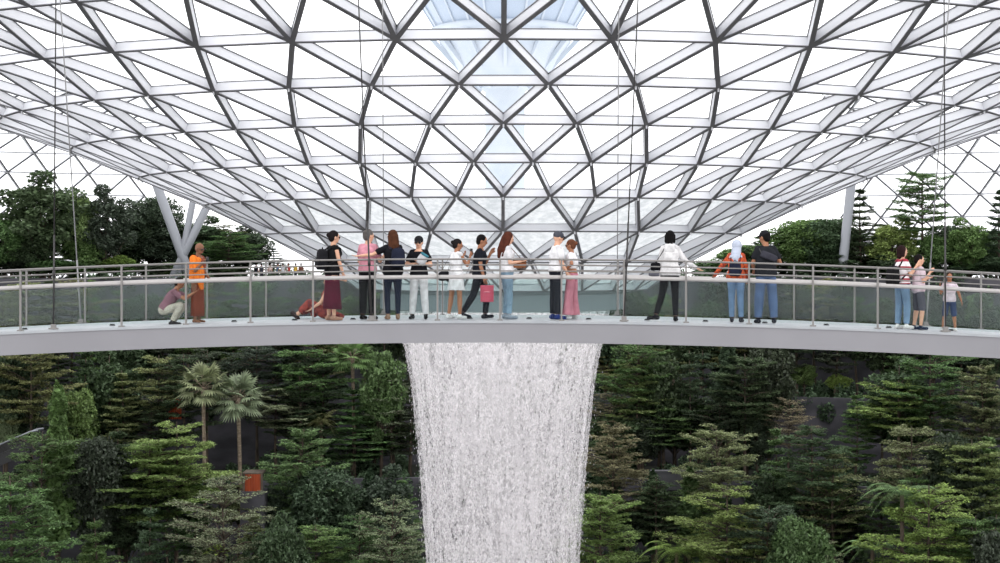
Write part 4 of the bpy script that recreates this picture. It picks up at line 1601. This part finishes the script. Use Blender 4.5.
CL = {  # leaf colours (0..255 srgb) and their words
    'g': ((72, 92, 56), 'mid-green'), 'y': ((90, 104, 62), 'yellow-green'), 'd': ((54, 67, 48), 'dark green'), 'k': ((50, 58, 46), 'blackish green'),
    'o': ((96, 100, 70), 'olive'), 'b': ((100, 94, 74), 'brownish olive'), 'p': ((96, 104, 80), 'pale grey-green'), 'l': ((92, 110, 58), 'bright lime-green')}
TREES = []
ROWR = {'a': 46, 'A': 56, 'B': 67, 'C': 79, 'D': 91, 'E': 101, 'G': 108}
tcount = {}


def yrow(px, row):
    k = (px-500)/F
    A = k*k+1
    r = ROWR[row]
    return (120+math.sqrt(14400-4*A*(3600-r*r)))/(2*A)


BASEY = {'a': 651, 'A': 567, 'B': 473, 'C': 393, 'D': 331, 'E': 279, 'G': 277}


def plant(kind, row, px, ytop, wpx, col, label, dy=0., gain=1.):
    low = 'aABCDEG'
    while kind not in 'TL' and wpx > 32 and row not in 'aEG' and BASEY[row]-ytop < 62: row = low[low.index(row)-1]
    Y = yrow(px, row)+dy
    x = (px-500)*Y/F
    z = ground(x, Y)
    P = PROTO[kind]
    n = tcount.get(kind, 0)
    tcount[kind] = n+1
    p = P[n % len(P)]
    zt_ = CZ-(ytop-258)*Y/F
    sz = max(.12, (zt_-z)/p['h'])
    sx = wpx*Y/F/p['w']
    if kind in 'TL':
        sx = sz = wpx*Y/F/p['w']
    if kind in 'DB' and wpx > 32: sx = max(sx, .60*sz)
    if kind in 'US': sx = max(sx, .80*sz)
    e = empty(KIND[kind][0], (x, Y, z-.05), random.uniform(0, 6.28))
    tr = bpy.data.objects.new('trunk', p['tm'])
    fo = bpy.data.objects.new('foliage', p['fm'])
    c, w = CL[col]
    lc = lin(c)
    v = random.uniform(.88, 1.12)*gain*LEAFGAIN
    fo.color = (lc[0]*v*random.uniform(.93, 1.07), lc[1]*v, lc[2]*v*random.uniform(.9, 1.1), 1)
    for q in (tr, fo):
        link(q, e)
        q.scale = (sx, sx, sz)
    if kind in 'TL' and zt_-p['h']*sz > z:      # stands on a tall stem
        up = zt_-p['h']*sz-z
        fo.location.z = up
        hs = max(v.co.z for v in p['tm'].vertices)*sz
        tr.scale = (min(sx, 1.), min(sx, 1.), sz*(hs+up)/hs) if kind == 'T' else (sx, sx, sz)
        if kind == 'L':
            tr.location.z = up
            MB().tube([(0, 0, 0), (.03, 0, up*.5), (0, 0, up+.1)], [.09, .07, .05], 8).build('stem', M['bark'], e, True)
    tag(e, label, 'plant' if kind in 'TL' else 'tree')
    TREES.append((e, px))
    return e


LEAFGAIN = 2.2
# --- named trees, read off the photograph: kind, row, x, top, width, colour, label
NAMED = [
 # lower left
 ('C', 'A', 58, 384, 46, 'g', 'narrow leafy climber-clad tree below the left end of the bridge'),
 ('B', 'B', 78, 383, 46, 'y', 'bushy bright-topped tree just behind the climber-clad column at lower left'),
 ('U', 'A', 150, 434, 134, 'y', 'broad flat-tiered tree low in the valley below the monk, largest on the left'),
 ('N', 'B', 122, 366, 62, 'o', 'pale olive pointed tiered tree under the bridge left of the monk'),
 ('U', 'B', 176, 416, 78, 'y', 'yellow-green flat-topped tree in front of the orange timber wall'),
 ('P', 'B', 205, 370, 60, 'p', 'fan palm left of its twin, under the monk on the bridge', -5),
 ('P', 'B', 241, 380, 60, 'p', 'fan palm right of its twin, under the bridge, tall bare trunk', -5),
 ('F', 'B', 163, 378, 46, 'd', 'small dark feathery palm beside the orange timber wall'),
 ('B', 'B', 4, 402, 32, 'p', 'pale broad-leaved bushy tree at the left edge of the frame'),
 ('U', 'a', 8, 468, 70, 'g', 'green tiered tree cut by the lower left edge of the frame'),
 ('S', 'a', 218, 472, 70, 'p', 'greyish thin-leaved tree low between the palms and the orange box'),
 ('B', 'A', 92, 540, 32, 'y', 'small yellow-green shrubby tree at the bottom edge, lower left'),
 ('L', 'a', 218, 538, 26, 'l', 'bright lime little plant at the bottom edge below the fan palms'),
 ('N', 'a', 150, 500, 60, 'd', 'dark pointed tree at the bottom, in the shade of the broad tiered one'),
 # left of the water
 ('P', 'C', 354, 345, 52, 'g', 'tall fan palm whose crown touches the bridge left of the waterfall'),
 ('U', 'C', 276, 385, 92, 'p', 'pale soft tiered tree right of the twin fan palms'),
 ('U', 'B', 306, 424, 100, 'g', 'full green tiered tree midway between palms and waterfall'),
 ('N', 'C', 352, 384, 76, 'g', 'green tiered tree directly under the tall fan palm'),
 ('F', 'B', 322, 404, 42, 'o', 'olive feathery palm rising behind the full green tiered tree'),
 ('D', 'A', 270, 480, 52, 'k', 'round blackish-green tree right of the orange box'),
 ('C', 'A', 370, 470, 30, 'd', 'thin dark column of leaves left of the waterfall, near the bottom'),
 ('S', 'C', 392, 366, 58, 'p', 'misty grey-green tree touching the upper left side of the waterfall'),
 ('B', 'C', 404, 432, 32, 'p', 'pale broad-leaved tree beside the left side of the waterfall'),
 ('S', 'a', 396, 496, 76, 'p', 'wide pale feathery tree at the bottom against the left side of the waterfall'),
 ('U', 'a', 316, 520, 90, 'g', 'low spreading tiered tree at the bottom left of the waterfall'),
 ('N', 'a', 250, 505, 62, 'o', 'olive tiered tree at the bottom, under the orange box'),
 ('U', 'A', 238, 470, 66, 'o', 'olive flat tree around the foot of the right twin palm'),
 ('N', 'D', 300, 346, 70, 'd', 'dark tree pressed under the bridge between palms and pink bag'),
 ('B', 'A', 350, 500, 58, 'd', 'dark bushy tree between the low spreading tree and the pale bush'),
 # right of the water
 ('U', 'B', 664, 392, 96, 'g', 'large green tiered tree right of the waterfall, trunk bare below'),
 ('U', 'B', 716, 422, 74, 'o', 'olive flat-tiered tree right of the large green one by the waterfall'),
 ('S', 'C', 612, 382, 64, 'b', 'brownish tree touching the right side of the waterfall'),
 ('U', 'B', 612, 420, 70, 'b', 'brownish-olive tiered tree lower against the right side of the waterfall'),
 ('B', 'B', 612, 452, 32, 'p', 'pale rosette-leaved bush right of the waterfall'),
 ('C', 'A', 653, 470, 28, 'd', 'dark pointed leafy column, left one of two right of the waterfall'),
 ('C', 'A', 690, 468, 34, 'g', 'dark pointed leafy column, right one of two right of the waterfall'),
 ('U', 'a', 600, 486, 78, 'y', 'light tiered tree at the bottom against the right side of the waterfall'),
 ('U', 'a', 728, 480, 90, 'y', 'broad yellow-green tiered tree low under the white hooded top'),
 ('T', 'a', 676, 534, 84, 'l', 'bright fern with arching fronds at the bottom right of the waterfall'),
 ('C', 'D', 728, 342, 44, 'd', 'tall dark leafy column hanging under the bridge beneath the headscarf'),
 ('D', 'C', 757, 404, 38, 'k', 'blackish slender tree between the olive and the brownish ones'),
 ('S', 'C', 788, 396, 60, 'b', 'brown thin-leaved tree beneath the broad person in the black cap'),
 ('U', 'D', 640, 350, 76, 'y', 'yellow-green tree pressed under the bridge right of the waterfall'),
 ('N', 'D', 690, 346, 50, 'd', 'dark tree pressed under the bridge below the white hooded top'),
 # far right
 ('U', 'B', 900, 376, 104, 'y', 'broad dense flat-topped tree under the boy and woman at right'),
 ('U', 'B', 978, 360, 84, 'o', 'pale olive tiered tree under the bridge at the right edge'),
 ('U', 'A', 972, 434, 92, 'y', 'bright tiered tree at mid height by the right edge'),
 ('S', 'A', 836, 446, 88, 'o', 'olive-brown spreading tree left of the big arching fern'),
 ('T', 'a', 902, 474, 96, 'g', 'large fern with long arching fronds, lower right'),
 ('T', 'a', 872, 532, 80, 'g', 'fern with upright fronds at the bottom edge, lower right'),
 ('U', 'a', 930, 478, 66, 'l', 'bright green young tiered tree right of the big arching fern'),
 ('B', 'C', 804, 362, 30, 'y', 'small bright tree against the grey wall under the bridge'),
 ('B', 'C', 838, 372, 28, 'l', 'small lime tree against the grey wall, right of the other small bright one'),
 ('S', 'a', 800, 526, 80, 'p', 'grey-green feathery tree at the bottom edge right of centre'),
 ('B', 'a', 990, 522, 44, 'k', 'dark round-leaved bush in the lower right corner'),
 ('D', 'A', 950, 476, 40, 'k', 'blackish bush behind the bright young tiered tree'),
 ('U', 'B', 812, 418, 62, 'd', 'dark tiered tree behind the olive-brown spreading one'),
 ('U', 'a', 770, 500, 66, 'd', 'dark tiered tree at the bottom between yellow-green and olive ones'),
 # above the bridge, left
 ('D', 'E', 40, 166, 92, 'd', 'big round dark tree above the left end of the bridge'),
 ('D', 'E', -4, 214, 60, 'g', 'green bushy tree at the left edge above the railing'),
 ('B', 'E', 76, 188, 36, 'y', 'bright slim tree right of the big round dark one'),
 ('D', 'E', 106, 180, 56, 'k', 'blackish upright tree left of the V-shaped columns'),
 ('F', 'E', 45, 228, 58, 'o', 'feathery palm in front of the big round dark tree'),
 ('B', 'E', 117, 254, 40, 'l', 'lime-green shrub at the railing right of the left-hand cables'),
 ('D', 'G', 150, 190, 66, 'k', 'blackish tree right behind the left column of the V'),
 ('D', 'G', 196, 212, 74, 'd', 'dark tree filling the middle of the V-shaped columns'),
 ('U', 'E', 232, 230, 74, 'g', 'green tiered tree right of the monk, above the railing'),
 ('D', 'E', 30, 226, 54, 'd', 'dark bush below the big round tree at the far left'),
 ('B', 'E', 84, 232, 50, 'g', 'green leafy tree between the palm and the blackish upright tree'),
 ('N', 'G', 272, 246, 44, 'd', 'dark small tree behind the far-off crowd'),
 # above the bridge, right
 ('U', 'E', 922, 166, 62, 'g', 'tall airy tiered tree above the woman and boy at right'),
 ('N', 'E', 862, 184, 52, 'd', 'dark tiered tree beside the right-hand grey column'),
 ('D', 'E', 892, 214, 54, 'y', 'bright bushy tree behind the red and white banded top'),
 ('D', 'E', 820, 214, 62, 'd', 'dark dense tree left of the right-hand grey column'),
 ('U', 'E', 776, 228, 66, 'g', 'green tiered tree behind the broad person in the black cap'),
 ('D', 'E', 968, 214, 48, 'g', 'round airy tree by the right edge above the railing'),
 ('N', 'E', 1000, 184, 44, 'd', 'dark pointed tree cut by the right edge above the railing'),
 ('U', 'G', 845, 226, 70, 'd', 'dark tree behind the right-hand grey column'),
 ('B', 'E', 938, 232, 50, 'g', 'leafy green tree beneath the tall airy tiered tree'),
 ('D', 'E', 800, 214, 62, 'g', 'round green tree between the broad black cap and the right-hand grey column'),
 ('D', 'G', 752, 238, 50, 'd', 'dark tree directly behind the head in the black cap'),
 ('D', 'G', 712, 258, 44, 'g', 'low green tree at the railing left of the headscarf'),
 ('D', 'G', 238, 222, 62, 'k', 'blackish tree under the roof edge right of the V-shaped columns'),
 ('D', 'G', 990, 226, 56, 'd', 'dark tree by the right edge behind the round airy one'),
 ('B', 'G', 740, 244, 54, 'g', 'green tree just right of the roof funnel edge'),
 ('B', 'G', 884, 250, 60, 'd', 'dark low tree behind the woman and boy at right'),
]
for kd, row, px, yt, wd, col, lab, *dy_ in NAMED:
    plant(kd, row, px, yt, wd, col, lab, *dy_)

# --- the darker mass between them: one entry per tree, told apart by where it stands
ANCH = [(20, 'the left edge'), (58, 'the leafy column'), (100, 'the left-hand cables'), (150, 'the crouching man'), (197, 'the monk'), (241, 'the twin palms'), (285, 'the far-off crowd'), (330, 'the maroon skirt'),
        (368, 'the pink shirt'), (398, 'the navy backpack'), (610, 'the couple'), (650, 'the slanting cable'), (680, 'the white hooded top'), (736, 'the headscarf'), (766, 'the broad black cap'),
        (812, 'the right railing posts'), (850, 'the small lime tree'), (900, 'the banded top'), (920, 'the pointing boy'), (950, 'the small child'), (990, 'the right edge')]
ROWTXT = {'E': 'low on the top terrace', 'A': 'on the lowest terrace', 'B': 'on the second terrace', 'C': 'on the third terrace', 'D': 'just behind the bridge', 'G': 'on the top terrace'}
used = set(q[6] for q in NAMED)
rf = random.Random(3)
for row, ytops, step, wds in (('E', (252, 263), 26, (40, 60)), ('G', (212, 246), 22, (44, 68)), ('D', (272, 300), 24, (40, 64)), ('C', (322, 352), 26, (46, 70)), ('B', (384, 430), 27, (50, 76)), ('A', (458, 512), 28, (50, 80))):
    px = rf.uniform(2, 12)
    while px < 1005:
        if (row in 'GE' and (250 < px < 740)) or (row != 'G' and 424 < px < 576):
            px += step
            continue
        if (row == 'C' and 770 < px < 890) or (row == 'B' and (166 < px < 280 or 795 < px < 850 or px < 40)) or (row == 'A' and (196 < px < 250 or px < 84)) or (row in 'CB' and 336 < px < 372):
            px += step*.5
            continue
        kd = rf.choice('UNDBDUNU' if row not in 'GE' else ('DUND' if row == 'G' else 'DDB'))
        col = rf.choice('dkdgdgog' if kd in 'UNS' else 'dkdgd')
        
        an = min(ANCH, key=lambda a: abs(a[0]-px))
        cw = {'d': 'dark green', 'k': 'blackish', 'g': 'green', 'o': 'olive'}[col]
        lab = '%s %s %s, beneath %s' % (cw, KIND[kd][1], ROWTXT[row], an[1]) if row not in 'GE' else '%s %s %s behind the railing %s %s' % ({'G': 'tall', 'E': 'low'}[row], cw, KIND[kd][1], 'near', an[1])
        if lab in used:
            lab = lab.replace('beneath', 'slightly right below').replace(' near ', ' just right of ')
        if lab not in used:
            used.add(lab)
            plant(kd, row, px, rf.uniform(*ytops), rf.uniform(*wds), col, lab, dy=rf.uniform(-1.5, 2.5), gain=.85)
        px += step*rf.uniform(.75, 1.2)
print('TREES', len(TREES))

# --- undergrowth on each terrace: nobody could count it
for k in range(0, len(STEPS)):
    R0, h = STEPS[k]
    if k == 0: R0 = 38
    R1 = STEPS[k+1][0]-.3 if k+1 < len(STEPS) else 112
    rg = np.random.default_rng(100+k)
    nb = 800
    a = rg.uniform(-1.15, 1.15, nb)
    r = R0+.3+(R1-R0-.3)*rg.uniform(0, 1, nb)
    front = rg.uniform(0, 1, nb) < .45
    if k: r[front] = R0+rg.uniform(-.25, .8, front.sum())
    x = TC[0]+r*np.sin(a); y = TC[1]+r*np.cos(a)
    keep = y < 175
    pts = []
    for xi, yi, fr in zip(x[keep], y[keep], front[keep]):
        s = rg.uniform(.35, .95)
        if fr and k:
            c = (xi, yi, h+.2-rg.uniform(0, 1.2)); rad = (s*.9, s*.5, s*1.3)
        else:
            c = (xi, yi, h+s*.6); rad = (s, s, s*.9)
        pts.append(clump(c, rad, 170, rg, .3))
    V, Q = leaves(np.concatenate(pts), .24, .6, 1.6, rg, .3)
    o = from_arrays('undergrowth', V, Q, M['leafglossy'])
    lc = lin((50, 64, 46))
    o.color = (*[q*LEAFGAIN for q in lc], 1)
    tag(o, 'low leafy undergrowth and trailing plants along %s' % ['the valley floor', 'the lowest terrace', 'the second terrace', 'the third terrace', 'the terrace close under the bridge', 'the top terrace'][k],
        'undergrowth', kind='stuff')

# ================================================================== BUILT THINGS AMONG THE TREES
def boxes(e, name, mat, items, smooth=False, label=None):
    mb = MB()
    for c, d in items: mb.box(c, d)
    o = mb.build(name, mat, e, smooth)
    if label: o['label'] = label
    return o


# escalator at the left edge
Ye = 112.
a_, b_ = W(-14, 466, Ye), W(33, 446, Ye)
e = tag(empty('escalator', (a_.x, Ye, ground(a_.x, Ye))), 'dark escalator with pale balustrade stripes rising at the left edge of the valley', 'escalator')
o_ = Vector(e.location)
mb = MB()
lowz = 0
P0, P1 = a_-o_, b_-o_
mb.bar(P0, P1, (0, 0, 1), 1.5, -.35, .25)
mb.bar(P1, P1+Vector((2.2, 0, 0)), (0, 0, 1), 1.5, -.35, .25)
mb.build('truss', M['black'], e)
for yy in (-.72, .72):
    q = Vector((0, yy, 0))
    MB().bar(P0+q, P1+q, (0, 0, 1), .06, .25, .95).build('balustrade', glass_mat('balustrade_glass', (.4, .42, .44), .08), e)
    MB().tube([P0+q+Vector((0, 0, 1.0)), P1+q+Vector((0, 0, 1.0)), P1+q+Vector((.5, 0, 1.08))], .05, 8).build('handrail', M['column'], e, True)
mb = MB()
for k in range(14):
    t = (k+.5)/14
    mb.box(P0+(P1-P0)*t+Vector((0, 0, .3)), (.3, 1.1, .12))
mb.build('steps', M['steel'], e)
for t in (.1, .9):
    c = P0+(P1-P0)*t
    MB().tube([Vector((c.x, 0, ground(c.x+o_.x, Ye)-o_.z)), Vector((c.x, 0, c.z-.6))], .25, 12).build('support_post', M['black'], e, True)


def pavilion(px0, px1, y0, y1, Y, label):
    a, b = W(px0, y1, Y), W(px1, y0, Y)
    w, h = b.x-a.x, b.z-a.z
    cx = (a.x+b.x)/2
    g = ground(cx, Y)
    e = tag(empty('timber_pavilion', (cx, Y, g)), label, 'pavilion')
    zb = a.z-g
    boxes(e, 'wall_panel', M['orange'], [((0, 0, zb+h/2), (w, .15, h))])
    mb = MB()
    n = 7
    for k in range(n+1): mb.box((-w/2+w*k/n, -.12, zb+h/2), (.07, .08, h))
    mb.build('slat', M['orange'], e)
    boxes(e, 'roof', M['bark'], [((0, .7, zb+h+.05), (w+.15, 1.7, .09))])
    boxes(e, 'base', M['wall'], [((0, .6, zb/2), (w+.4, 1.8, max(.2, zb)))])
    for s in (-1, 1): boxes(e, 'post', M['bark'], [((s*w/2, -.1, zb+h/2), (.14, .14, h))])
    return e


pavilion(168, 183, 399, 419, 122, 'orange timber pavilion wall glimpsed among the trees left of the twin fan palms')
pavilion(244, 262, 474, 491, 112, 'orange timber box half hidden among the trees right of the twin fan palms')


Yp = 118.
a, b = W(652, 490, Yp), W(713, 472, Yp)
g = ground((a.x+b.x)/2, Yp)
e = tag(empty('concrete_planter', ((a.x+b.x)/2, Yp, g)), 'pale grey concrete planter wall between the two dark pointed columns, right of the waterfall', 'planter')
w, h, zb = b.x-a.x, b.z-a.z, a.z-g
mc = noisy('planter_concrete', (92, 92, 96), (80, 80, 84), scale=.8, rough=.9)
boxes(e, 'planter_front', mc, [((0, 0, zb+h/2), (w, .25, h))])
boxes(e, 'planter_coping', mc, [((0, .1, zb+h+.05), (w+.2, .55, .12))])
boxes(e, 'planter_base', M['wall'], [((0, .6, zb/2), (w-.4, .9, zb))])
boxes(e, 'planter_soil', M['soil'], [((0, .8, zb+h*.45), (w-.1, 1.3, h*.9))])
